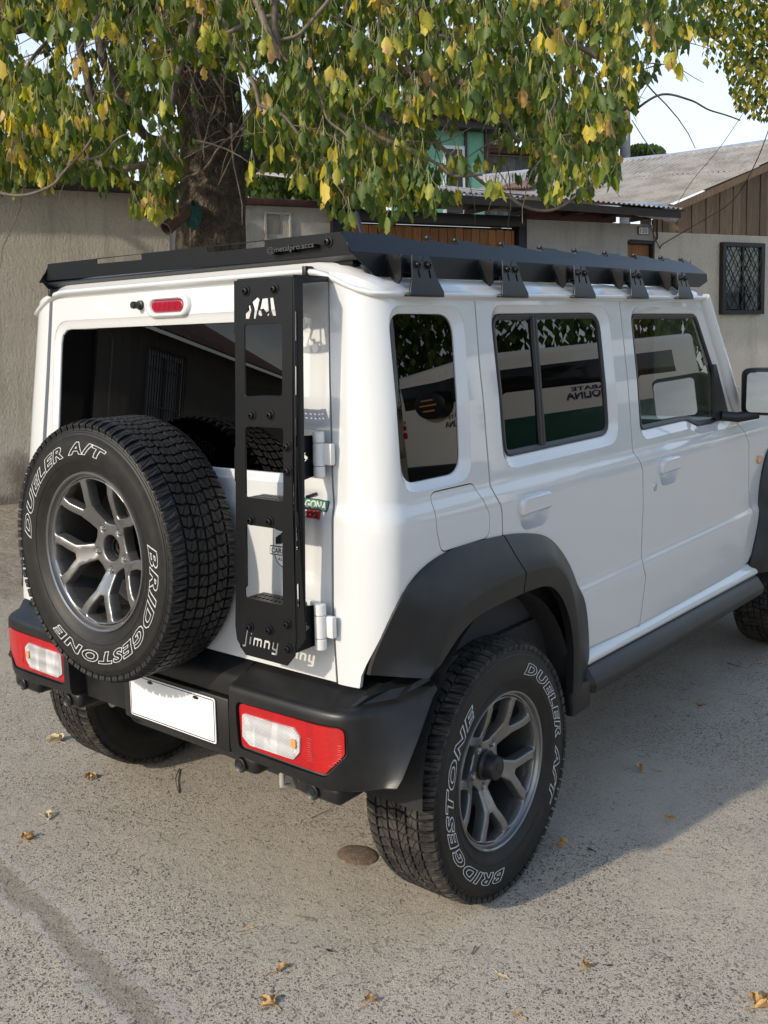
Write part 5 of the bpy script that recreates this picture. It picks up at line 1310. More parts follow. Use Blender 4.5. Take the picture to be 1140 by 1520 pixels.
plate('number_face', rrect([(7.730, 2.712), (7.880, 2.712), (7.880, 2.793), (7.730, 2.793)], .003), [], WM @ Matrix(((1, 0, 0, 0), (0, 0, -1, .0155), (0, 1, 0, 0), (0, 0, 0, 1))), .002, mat('tile_white', (.72, .70, .68), .4), hn, .0004)
text_obj('number_print', '150', mat_axes(WP(7.805, .0175, 2.752), Wd, (0, 0, 1)), .115, .058, mat('number_ink', (.07, .08, .18), .5), hn, bold=.015)
# corner house
hs = thing('corner_house', 'cream stucco house with wooden plank gable and corrugated tin roof', 'house', WP(11, -3, 0))
wbox('wall', 7.99, 15.5, -.22, 0, 0, 2.745, ST_CREAM, hs)
wbox('wall', 7.99, 8.2, -7, -.222, 0, 2.745, ST_CREAM, hs)
zr = lambda s: 2.965+.368*(min(s, 10.75)-8.0)-.368*max(0, s-10.75)
s = 8.0; k = 0
while s < 13.0:
    w_ = .112+.02*rg.random(); zt_ = zr(s)-.035; off = -.006+.012*(k % 2)
    MB().box((0, 0, 0), (1, 1, 1), None)
    V = [WM @ Vector(v) for v in ((s, off-.03, 2.748), (s+w_-.006, off-.03, 2.748), (s+w_-.006, off, 2.748), (s, off, 2.748), (s, off-.03, zt_), (s+w_-.006, off-.03, zr(s+w_)-.035), (s+w_-.006, off, zr(s+w_)-.035), (s, off, zt_))]
    mesh_obj('gable_plank', V, [(0, 3, 2, 1), (4, 5, 6, 7), (0, 1, 5, 4), (1, 2, 6, 5), (2, 3, 7, 6), (3, 0, 4, 7)], OLDW, hs); s += w_; k += 1
V = [WM @ Vector(v) for v in ((8.0, -.06, 2.745), (13.3, -.06, 2.745), (13.3, -.06, 2.96), (10.75, -.06, 3.9), (8.0, -.06, 2.9))]
mesh_obj('gable_backing', V, [(0, 1, 2, 3, 4)], DARK, hs)
V = []; 
for s_ in (7.9, 10.75):
    for o_, dz in ((.22, -.035), (.26, -.035), (.26, -.125), (.22, -.125)): V.append(WP(s_, o_, zr(s_)+.06+dz+.03))
mesh_obj('barge_board', V, [(0, 1, 5, 4), (1, 2, 6, 5), (2, 3, 7, 6), (3, 0, 4, 7), (0, 3, 2, 1), (4, 5, 6, 7)], OLDW, hs)
# barred window
wn = [(9.125, 1.69), (9.905, 1.69), (9.905, 2.64), (9.125, 2.64)]
mset = WM @ Matrix(((1, 0, 0, 0), (0, 0, -1, 0), (0, 1, 0, 0), (0, 0, 0, 1)))
wf_ = plate('window', wn, [[(9.185, 1.745), (9.845, 1.745), (9.845, 2.585), (9.185, 2.585)]], mset @ Matrix.Translation((0, 0, -.035)), .07, IRON, hs, .004)
mesh_obj('window_room', [WM @ Vector(v) for v in ((9.13, .002, 1.70), (9.90, .002, 1.70), (9.90, .002, 2.63), (9.13, .002, 2.63))], [(0, 1, 2, 3)], mat('dim_room', (.03, .03, .033), .9), wf_)
CURT = mat('net_curtain', (.33, .33, .34), .9, var=(5, .8, (.14, .14, .15)))
for a_, b_ in ((9.20, 9.47), (9.70, 9.84)):
    V = []; F = []
    for i in range(19):
        s_ = a_+(b_-a_)*i/18; o_ = .008+.008*math.sin(i*1.9)
        V += [WP(s_, .012+o_, 1.76), WP(s_, .012+o_, 2.57)]
        if i: F.append((2*i-2, 2*i, 2*i+1, 2*i-1))
    mesh_obj('curtain', V, F, CURT, wf_, 60)
wbox('window_pane', 9.185, 9.845, .031, .034, 1.745, 2.585, glass('window_glass', (.75, .78, .77), 1.5), wf_)
wbox('window_mullion', 9.50, 9.53, .028, .048, 1.745, 2.585, IRON, wf_)
def bar(a, b, nm='grille_bar', m=IRON, r=.0075): tube(nm, [WP(*a), WP(*b)], r, m, wf_, 6)
sp_ = .165
for k in range(-6, 6):
    for sg in (1, -1):
        # line s = s0 + sg*t*.62
        pts_ = []
        c0 = 9.515+k*sp_*1.0
        z_a, z_b = 1.745, 2.585
        sa, sb_ = c0-sg*.26, c0+sg*.26
        # clip to the opening
        t0, t1 = 0.0, 1.0
        for lim, side in ((9.185, 1), (9.845, -1)):
            d_ = sb_-sa; ta = (lim-sa)/d_
            if side*(sa-lim) < 0: t0 = max(t0, ta)
            if side*(sb_-lim) < 0: t1 = min(t1, ta)
        if t1-t0 > .05: bar((sa+(sb_-sa)*t0, .062+.004*sg, z_a+(z_b-z_a)*t0), (sa+(sb_-sa)*t1, .062+.004*sg, z_a+(z_b-z_a)*t1))
# corrugated roofs
def corr(name, A, B, C_, D_, pitch, amp, m, parent, nv=6, lap=None):
    """quad A-B (eave) to D-C (top); corrugations run eave to top"""
    A, B, C_, D_ = map(Vector, (A, B, C_, D_)); n = int((B-A).length/pitch*8); V = []; F = []; up_ = (B-A).cross(D_-A).normalized()
    if up_.z < 0: up_ = -up_
    for i in range(n+1):
        u = i/n; h = amp*math.sin(u*(B-A).length/pitch*2*math.pi)
        for j in range(nv+1):
            v = j/nv; p = A.lerp(B, u).lerp(D_.lerp(C_, u), v)+up_*(h+(.0 if lap is None else (-.012 if v > lap else 0))); V.append(p)
    for i in range(n):
        for j in range(nv): F.append((i*(nv+1)+j, (i+1)*(nv+1)+j, (i+1)*(nv+1)+j+1, i*(nv+1)+j+1))
    o = mesh_obj(name, V, F, m, parent, 50); return o
lean = thing('lean_to_roof', 'low corrugated tin roof over the plank gate with dark fascia', 'roof', WP(5.5, .3, 2.7))
ea = lambda s_, o_, z_: WP(s_, o_, z_)
corr('roof_sheet', ea(3.3, .62, 3.015), ea(5.6, .62, 2.985), ea(5.6, -2.6, 3.66), ea(3.3, -2.6, 3.66), .076, .011, ROOFM, lean)
corr('roof_sheet', ea(5.55, .64, 3.005), ea(7.86, .64, 2.945), ea(7.86, -2.2, 3.42), ea(5.55, -2.4, 3.62), .076, .011, ROOFM, lean)
V = []
for s_, z_ in ((3.3, 2.995), (7.86, 2.925)):
    for o_, dz in ((.57, 0), (.60, 0), (.60, -.085), (.57, -.085)): V.append(WP(s_, o_, z_+dz))
mesh_obj('fascia_board', V, [(0, 1, 5, 4), (1, 2, 6, 5), (2, 3, 7, 6), (3, 0, 4, 7), (0, 3, 2, 1), (4, 5, 6, 7)], WOODD, lean)
for s_ in np.arange(3.4, 7.9, .62): wbox('rafter', s_, s_+.05, -.18, .56, 2.88, 2.93, WOODD, lean)
wbox('soffit', 3.3, 7.95, -.18, .57, 2.935, 2.945, WOODD, lean)
# main tin roof: rises from the corner along the rake, ridge running back to the left
P1, P2 = WP(7.93, .26, 3.035), WP(13.4, .26, 5.06)
P3, P4 = at(655, 296, 18.5), at(560, 279, 22)
P4 = at(640, 270, 19.5)
kx = .45
corr('roof_sheet', P1, at(690, 291, 15.5), at(722, 274, 16.4), WP(9.55, .26, zr(9.55)+.07), .078, .018, ROOFM, hs, 5)
corr('roof_sheet', WP(9.35, .24, zr(9.35)+.08), at(720, 276.5, 16.3), at(716, 262.5, 17.6), WP(10.75, .24, zr(10.75)+.085), .078, .018, ROOFM, hs, 5)
corr('roof_sheet', WP(10.75, .24, zr(10.75)+.085), at(716, 262.5, 17.6), at(900, 265, 20), WP(13.4, .24, zr(13.4)+.085), .078, .018, ROOFM, hs, 3)
corr('roof_sheet', at(788, 281, 14.6)+Vector((0, 0, .03)), at(740, 284, 15.4)+Vector((0, 0, .03)), at(756, 274, 16.1)+Vector((0, 0, .03)), at(812, 267, 15.2)+Vector((0, 0, .03)), .078, .018, ROOFR, hs, 3)
# ridge capping towards the back left
V, F = tube_data([at(712, 263.5, 17.7), at(818, 252, 16.5), at(822, 250.5, 16.4), at(1000, 233, 14.9), WP(10.75, .28, zr(10.75)+.10)], [.05, .05, .06, .06, .065], 6)
mesh_obj('ridge_capping', V, F, GALV, hs, 50)
# crumpled flashing at the corner
V = []; F = []
for i in range(15):
    u = i/14; s_ = 7.10+u*.98
    for j, (dz, do) in enumerate(((.11, .10), (.075, .24), (.0-.05*u, .34), (-.02-.09*u, .345+.01*math.sin(i*1.3)), (-.055-.10*u, .30+.015*math.sin(i*2.1)))): V.append(WP(s_, do+.1*(1-u), 2.985+dz-.035*(1-u)+.006*math.sin(i*1.7+j)))
    if i: F += [((i-1)*5+j, i*5+j, i*5+j+1, (i-1)*5+j+1) for j in range(4)]
mesh_obj('corner_flashing', V, F, GALV, hs, 60)
# cables
def cable(pts, r, label):
    o = tube('cable', [tuple(p) for p in catmull(pts, 8)], r, mat('cable_sheath', (.03, .03, .03), .6) if 'cable_sheath' not in MATS else MATS['cable_sheath'], None, 6); tag(o, label, 'cable')
cable([WP(7.88, .03, 2.84), WP(8.05, .035, 2.55), WP(8.12, .04, 2.60), at(1035, 332, 12.2), at(1085, 300, 11.6), at(1115, 255, 11), at(1140, 195, 10.5), at(1175, 80, 9.6)], .006, 'black cable drooping from the house corner up across the plank gable')
cable([at(1005, 303, 12), at(1030, 265, 12), at(1075, 210, 11.5), at(1160, 80, 11)], .0035, 'thin pale wire rising from the roof corner to the right')
cable([at(938, 178, 20), at(955, 205, 19), at(975, 233, 17)], .010, 'short wire running from the utility pole down to the ridge')
tube_o = tube('conduit', [WP(8.03, .012, 2.90), WP(8.03, .012, 2.66), WP(7.99, .012, 2.62), WP(7.58, .02, 2.63)], .010, IRON, None, 6); tag(tube_o, 'black conduit running down the house corner to the hatch', 'conduit')
# green timber house further back
gh = thing('green_house', 'green timber upper storey with white-framed window behind the tin roofs', 'house', at(700, 300, 21))
GREEN = mat('faded_green_boards', (.125, .33, .22), .7, bump=(30, .3, 5), var=(5, .6, (.18, .38, .27)))
d0 = 21.0
a0, a1 = at(585, 300, d0), at(722, 300, d0+.8); ax = (a1-a0); ax.z = 0; axn = ax.normalized(); az_ = Vector((0, 0, 1)); an = axn.cross(az_)
def GB(nm, u0, u1, z0, z1, dep_, m, parent=gh, base=a0):
    M = mat_axes(Vector((base.x, base.y, 0)), axn, az_, an)
    return MB().box((u0, z0, -.2), (u1, z1, dep_), M).build(nm, m, parent)
Lg = ax.length; zb_, ztp = 4.2, 6.05
GB('wall', 0, Lg, zb_, ztp, 0, GREEN)
pxm = Lg/137
GB('window_frame', 72*pxm, 104*pxm, zb_, 5.66, .03, mat('white_frame', (.6, .6, .58), .5)); GB('window_pane', 77*pxm, 99*pxm, zb_+.02, 5.58, .04, GL_DARK); GB('window_hole', 76*pxm, 100*pxm, zb_+.01, 5.59, .034, DARK)
GB('corner_post', 104*pxm, 108*pxm, zb_, ztp, .035, WOODD); GB('corner_post', 134*pxm, 141*pxm, zb_, ztp, .05, WOODD)
for k in range(22): GB('wall_board', Lg+.06+k*.115, Lg+.06+k*.115+.108, zb_, 5.55, -.35+.012*(k % 2), GREYW)
GB('fascia_board', -.6, Lg+.1, ztp-.06, ztp+.16, .35, WOODD); GB('fascia_board', Lg, Lg+2.6, 5.56, 5.66, .05, WOODR)
z1_ = ztp+.17
bb = lambda u, o_, z_: mat_axes(Vector((a0.x, a0.y, 0)), axn, az_, an) @ Vector((u, z_, o_))
corr('roof_sheet', bb(-.7, .5, z1_+.05), bb(Lg+.3, .5, z1_-.10), bb(Lg+.3, -3, z1_+.25), bb(-.7, -3, z1_+.35), .08, .014, mat('dark_tin', (.10, .075, .065), .6), gh, 3)
corr('roof_sheet', bb(Lg, .3, 5.70), bb(Lg+2.7, .3, 5.55), bb(Lg+2.7, -3, 5.9), bb(Lg, -3, 6.05), .08, .014, ROOFM, gh, 3)
# utility pole
pt = at(928, 200, 24)
pole = MB().lathe([(.15, 0), (.13, 5), (.115, 9.2), (0, 9.2)], Matrix.Translation((pt.x, pt.y, 0)), 14).build('utility_pole', mat('pole_concrete', (.30, .29, .28), .85, var=(3, .6, (.2, .19, .18))), None, 40)
tag(pole, 'grey concrete utility pole rising behind the tin roof', 'pole')

# what the windows of the car look back at: house with barred window, and a school minibus
bh = thing('neighbour_house', 'rendered house with a barred window behind the photographer, mirrored in the rear glass', 'house', WP(-13.5, -2, 0))
wbox('wall', -22, -10.9, -.2, 0, 0, 3.15, ST_FAR, bh)
corr('roof_sheet', WP(-22.3, .45, 3.12), WP(-10.7, .45, 3.12), WP(-10.7, -3.5, 4.7), WP(-22.3, -3.5, 4.7), .15, .02, ROOFR, bh, 3)
nwf = plate('window', [(-14.45, 1.55), (-12.85, 1.55), (-12.85, 2.80), (-14.45, 2.80)], [[(-14.37, 1.63), (-13.68, 1.63), (-13.68, 2.72), (-14.37, 2.72)], [(-13.62, 1.63), (-12.93, 1.63), (-12.93, 2.72), (-13.62, 2.72)]], mset @ Matrix.Translation((0, 0, -.03)), .06, mat('white_window_frame', (.5, .5, .5), .5), bh, .004)
wbox('window_pane', -14.37, -12.93, .006, .012, 1.63, 2.72, mat('pale_curtain', (.28, .30, .32), .25, coat=.5), nwf)
for k in range(15): tube('grille_bar', [WP(-14.5+k*.12, .12, 1.5), WP(-14.5+k*.12, .12, 2.85)], .011, IRON, nwf, 6)
for z_ in (1.5, 1.85, 2.5, 2.85): tube('grille_bar', [WP(-14.5, .12, z_), WP(-12.82, .12, z_)], .011, IRON, nwf, 6)
wbox('wall', -10.88, -9.62, -.25, -.05, 0, 3.3, DARK, bh)  # unseen dark slab, added to darken the left of the tailgate glass reflection

bus = thing('minibus', 'white and dark green school minibus parked across the street, mirrored in the side windows', 'bus', (7.2, 10.6, 0))
BM = Matrix.Translation((7.15, 10.4, 0)) @ Matrix.Rotation(R_(13), 4, 'Z')
BW = mat('bus_white', (.72, .72, .70), .3, coat=.6); BG = mat('bus_green', (.012, .07, .05), .35, coat=.6); BD = mat('bus_glass', (.008, .009, .010), .08); NAVY = mat('navy_lettering', (.02, .025, .08), .5)
body = MB().box((0, 0, .38), (2.05, 6.2, 2.62), BM).build('body', BW, bus, bevel=.12, seg=3)
MB().box((-.006, .25, .42), (.05, 5.9, 1.18), BM).build('side_panel', BG, bus, bevel=.004)
MB().box((-.008, .22, 1.80), (.05, 5.2, 2.34), BM).build('side_window', BD, bus, bevel=.01)
MB().box((.22, -.008, 1.70), (1.83, .05, 2.38), BM).build('rear_window', BD, bus, bevel=.02)
MB().box((.1, -.05, .34), (1.95, .1, .62), BM).build('rear_bumper', BLK, bus, bevel=.03)
for x, y in ((.0, 1.25), (.0, 4.9), (1.87, 1.25), (1.87, 4.9)):
    M = BM @ mat_axes((x-.01, y, .34), (0, -1, 0), (0, 0, 1))
    w_ = MB().lathe([(0, .02), (.19, .02), (.20, .0), (.21, .03), (.33, .02), (.34, -.02), (.34, -.2)], M, 28).build('wheel', TYRE, bus, 40)
    MB().lathe([(0, .03), (.12, .035), (.18, .025), (.19, .0)], M, 24).build('hub', STEEL, w_, 40)
M = BM @ mat_axes((1.0, -.06, 1.75), (1, 0, 0), (0, 0, 1))
sc_ = MB().lathe([(0, .16), (.30, .16), (.36, .12), (.37, -.05)], M, 36).build('spare_cover', BLK, bus, 40)
for dz, w_ in ((.14, .28), (.0, .40), (-.14, .28)): MB().box((1.0-w_/2, -.225, 1.75+dz-.02), (1.0+w_/2, -.219, 1.75+dz+.02), BM).build('cover_stripe', LENS_A, sc_)
for dz, mm in ((0, LENS_A), (.14, LENS_R), (.28, LENS_R)):
    for xx in (.14, 1.91): MB().lathe([(0, .02), (.05, .015), (.055, 0)], BM @ mat_axes((xx, -.012, 1.42-dz), (1, 0, 0), (0, 0, 1)), 18).build('tail_light', mm, bus, 40)
text_obj('lettering', 'ABATE', BM @ mat_axes((.62, -.012, 1.38), (1, 0, 0), (0, 0, 1)), .42, .10, NAVY, bus, bold=.015)
text_obj('lettering', 'MOLINA', BM @ mat_axes((.66, -.012, 1.23), (1, 0, 0), (0, 0, 1)), .50, .10, NAVY, bus, bold=.015)
text_obj('lettering', 'ABATE', BM @ mat_axes((-.014, 2.35, 1.64), (0, -1, 0), (0, 0, 1)), .85, .16, NAVY, bus, bold=.02)
text_obj('lettering', 'MOLINA', BM @ mat_axes((-.014, 2.30, 1.42), (0, -1, 0), (0, 0, 1)), 1.05, .16, NAVY, bus, bold=.02)
# houses over the road keep the horizon closed in reflections
oh = thing('house_across_road', 'low pale house with a tin roof across the road, outside the picture', 'house', (27, 8, 0))
MB().box((25.5, -24, 0), (29, 34, 2.7)).build('wall', ST_CREAM, oh)
corr('roof_sheet', (25.1, -24.4, 2.7), (25.1, 34.4, 2.7), (27.3, 34.4, 3.5), (27.3, -24.4, 3.5), .2, .02, ROOFM, oh, 2)

# ================================================================== TREES
def leafmat(name, bright=1.0):
    m = bpy.data.materials.new(name); m.use_nodes = True; t = m.node_tree; nn = t.nodes; ll = t.links; p = nn['Principled BSDF']; out = nn['Material Output']
    a = nn.new('ShaderNodeAttribute'); a.attribute_name = 'tint'
    r = nn.new('ShaderNodeValToRGB'); e = r.color_ramp.elements
    e[0].position = 0; e[0].color = (.038*bright, .070*bright, .016*bright, 1); e[1].position = 1; e[1].color = (.36, .22, .12, 1)
    for pos, c in ((.28, (.075, .115, .022)), (.46, (.118, .165, .028)), (.62, (.32, .32, .045)), (.78, (.60, .48, .070)), (.90, (.56, .38, .13))):
        x = e.new(pos); x.color = (c[0]*bright, c[1]*bright, c[2]*bright, 1)
    co = nn.new('ShaderNodeTexCoord'); n = nn.new('ShaderNodeTexNoise'); n.inputs['Scale'].default_value = 38; n.inputs['Detail'].default_value = 4; ll.new(co.outputs['Object'], n.inputs[0])
    ad = nn.new('ShaderNodeMath'); ad.operation = 'MULTIPLY_ADD'; ad.inputs[1].default_value = .30; sb = nn.new('ShaderNodeMath'); sb.operation = 'SUBTRACT'; sb.inputs[1].default_value = .15
    ll.new(n.outputs[0], ad.inputs[0]); ll.new(a.outputs['Fac'], ad.inputs[2]); ll.new(ad.outputs[0], sb.inputs[0]); ll.new(sb.outputs[0], r.inputs[0]); ll.new(r.outputs[0], p.inputs['Base Color'])
    p.inputs['Roughness'].default_value = .48; p.inputs['Specular IOR Level'].default_value = .35
    tr = nn.new('ShaderNodeBsdfTranslucent'); hs_ = nn.new('ShaderNodeHueSaturation'); hs_.inputs['Saturation'].default_value = 1.15; hs_.inputs['Value'].default_value = 1.5; ll.new(r.outputs[0], hs_.inputs['Color']); ll.new(hs_.outputs[0], tr.inputs[0])
    mx = nn.new('ShaderNodeMixShader'); mx.inputs[0].default_value = .42; ll.new(p.outputs[0], mx.inputs[1]); ll.new(tr.outputs[0], mx.inputs[2]); ll.new(mx.outputs[0], out.inputs[0])
    return m
LEAF = leafmat('box_elder_leaf'); LEAF_FAR = leafmat('distant_leaf', .9)
BARK = mat('furrowed_bark', (.075, .055, .038), .92, var=(14, .9, (.17, .135, .10)))
t_ = BARK.node_tree; p_ = t_.nodes['Principled BSDF']
co_ = t_.nodes.new('ShaderNodeTexCoord'); mp2 = t_.nodes.new('ShaderNodeMapping'); mp2.inputs['Scale'].default_value = (1, 1, .28); vo_ = t_.nodes.new('ShaderNodeTexVoronoi'); vo_.feature = 'F1'; vo_.inputs['Scale'].default_value = 42
nz_ = t_.nodes.new('ShaderNodeTexNoise'); nz_.inputs['Scale'].default_value = 9; nz_.inputs['Detail'].default_value = 8; vm_ = t_.nodes.new('ShaderNodeVectorMath'); vm_.operation = 'MULTIPLY_ADD'; vm_.inputs[1].default_value = (.16, .16, .16)
t_.links.new(co_.outputs['Object'], mp2.inputs[0]); t_.links.new(co_.outputs['Object'], nz_.inputs[0]); t_.links.new(nz_.outputs['Color'], vm_.inputs[0]); t_.links.new(mp2.outputs[0], vm_.inputs[2]); t_.links.new(vm_.outputs[0], vo_.inputs[0])
bb_ = t_.nodes.new('ShaderNodeBump'); bb_.inputs['Distance'].default_value = .035; bb_.invert = False; t_.links.new(vo_.outputs['Distance'], bb_.inputs['Height']); t_.links.new(bb_.outputs[0], p_.inputs['Normal'])
TWIG = mat('pale_twig', (.17, .135, .10), .8, var=(30, .8, (.085, .065, .05)))
TWIGD = mat('dark_branch', (.075, .058, .045), .85, var=(20, .8, (.13, .11, .09)))
rt_ = random.Random(21)
def leaf_geo(L_, tint, rn, tip_tint=.0):
    """one leaflet, stalk at origin, hanging along -z, face +y; returns verts, faces, tints"""
    ts = [0, .10, .28, .45, .58, .72, .86, 1]; hw = [0, .13, .27, .30, .22, .24, .10, 0]
    wL = [h*(1+rn.uniform(-.12, .22)) for h in hw]; wR = [h*(1+rn.uniform(-.12, .22)) for h in hw]
    if rn.random() < .45: wL[4] *= .7; wL[5] *= 1.15
    fold = rn.uniform(.15, .75); curl = rn.uniform(-.1, .55); tw = rn.uniform(-.3, .3)
    V = []; T = []; F = []
    for i, t in enumerate(ts):
        z = -L_*t; y = L_*curl*t*t*.6; x0 = L_*tw*t*t*.4
        V += [Vector((x0-L_*wL[i]*math.cos(fold), y+L_*wL[i]*math.sin(fold), z+.06*L_*wL[i]*4*(.3-t))), Vector((x0, y, z)), Vector((x0+L_*wR[i]*math.cos(fold), y+L_*wR[i]*math.sin(fold), z+.06*L_*wR[i]*4*(.3-t)))]
        k = tint+tip_tint*t*t+rn.uniform(-.02, .02); T += [k, k+.085, k]
    for i in range(len(ts)-1):
        a = 3*i; F += [(a, a+1, a+4, a+3), (a+1, a+2, a+5, a+4)]
    return V, F, T
def rnd_tint(rn, yel=0.0):
    r = max(.02, rn.random()-yel) if rn.random() < .8 else rn.random()
    if r < .006: return rn.uniform(.92, 1.0)
    if r < .06: return rn.uniform(.70, .82)
    if r < .17: return rn.uniform(.50, .66)
    if r < .52: return rn.uniform(.30, .47)
    return rn.uniform(.12, .34)
class Foliage:
    def __init__(s): s.V = []; s.F = []; s.T = []
    def add(s, V, F, T, M):
        o = len(s.V); s.V += [M @ v for v in V]; s.F += [tuple(i+o for i in f) for f in F]; s.T += T
    def build(s, name, parent, m=None, stuff=True):
        me = bpy.data.meshes.new(name); me.from_pydata([tuple(v) for v in s.V], [], s.F); me.update()
        a = me.attributes.new('tint', 'FLOAT', 'POINT'); a.data.foreach_set('value', [max(0, min(1, t)) for t in s.T])
        me.polygons.foreach_set('use_smooth', [True]*len(me.polygons)); me.materials.append(m or LEAF)
        o = bpy.data.objects.new(name, me); link(o, parent)
        if stuff: o['kind'] = 'stuff'
        return o
tree = thing('street_tree', 'big box elder turning yellow, its branches hanging over the car', 'tree', (-3.30, 3.10, 0))
# trunk
tp = [at(318, 1010, 7.05), at(318, 640, 7.0), at(316, 400, 7.0), at(315, 300, 7.0), at(312, 210, 7.0), at(306, 130, 7.0), at(290, 60, 6.95), at(262, -20, 6.9)]
tp[0] = Vector((tp[2].x, tp[2].y, -.05)); tp[1] = Vector((tp[2].x, tp[2].y, 1.2))
tpc = catmull(tp, 10); V = []; F = []; nseg = 60; rads = resample_n([(r, 0, 0) for r in (.285, .235, .222, .218, .232, .235, .225, .20)], len(tpc))[:, 0]
for i, p in enumerate(tpc):
    for k in range(nseg):
        a = 6.28318*k/nseg
        rr = rads[i]*(1+.05*math.sin(a*3+i*.13)+.035*noise.noise(Vector((math.cos(a)*2, math.sin(a)*2, p.z*1.5))))+.016*noise.noise(Vector((math.cos(a)*7, math.sin(a)*7, p.z*3)))+.010*abs(noise.noise(Vector((a*9, p.z*2.2, 1))))
        V.append(p+Vector((math.cos(a), math.sin(a), 0))*rr)
    if i:
        for k in range(nseg): F.append(((i-1)*nseg+k, (i-1)*nseg+(k+1) % nseg, i*nseg+(k+1) % nseg, i*nseg+k))
trunk = mesh_obj('trunk', V, F, BARK, tree, 80)
for q, r_ in ((at(330, 255, 6.78), .05), (at(285, 225, 6.80), .045), (at(345, 190, 6.82), .04)):
    MB().lathe([(0, .03), (r_*.7, .026), (r_, .008), (r_*1.15, -.03)], mat_axes(q, rt, up), 14).build('bark_knot', BARK, trunk, 60)
def branch(pts, r0, r1, m=TWIGD, parent=tree, nm='branch', seg=8):
    P = catmull(pts, 7); n = len(P); rr = [r0+(r1-r0)*(i/(n-1))**.8 for i in range(n)]
    P = [p+Vector((noise.noise(p*5), noise.noise(p*5+Vector((9, 0, 0))), noise.noise(p*5+Vector((0, 9, 0)))))*.03 for p in P]
    V, F = tube_data(P, rr, seg); return mesh_obj(nm, V, F, m, parent, 60)
branch([at(300, 60, 6.95), at(230, 5, 6.8), at(140, 2, 6.5), at(60, 22, 6.2), at(-60, 50, 5.9)], .17, .085, BARK)
branch([at(285, 70, 6.9), at(300, -60, 6.7), at(380, -160, 6.2)], .16, .10, BARK)
branch([at(320, 240, 7.0), at(360, 245, 7.3), at(430, 205, 7.9), at(520, 150, 8.3), at(640, 90, 8.4)], .12, .05, BARK)
branch([at(355, 250, 7.1), at(400, 228, 7.6), at(470, 200, 8.2)], .09, .04, BARK)
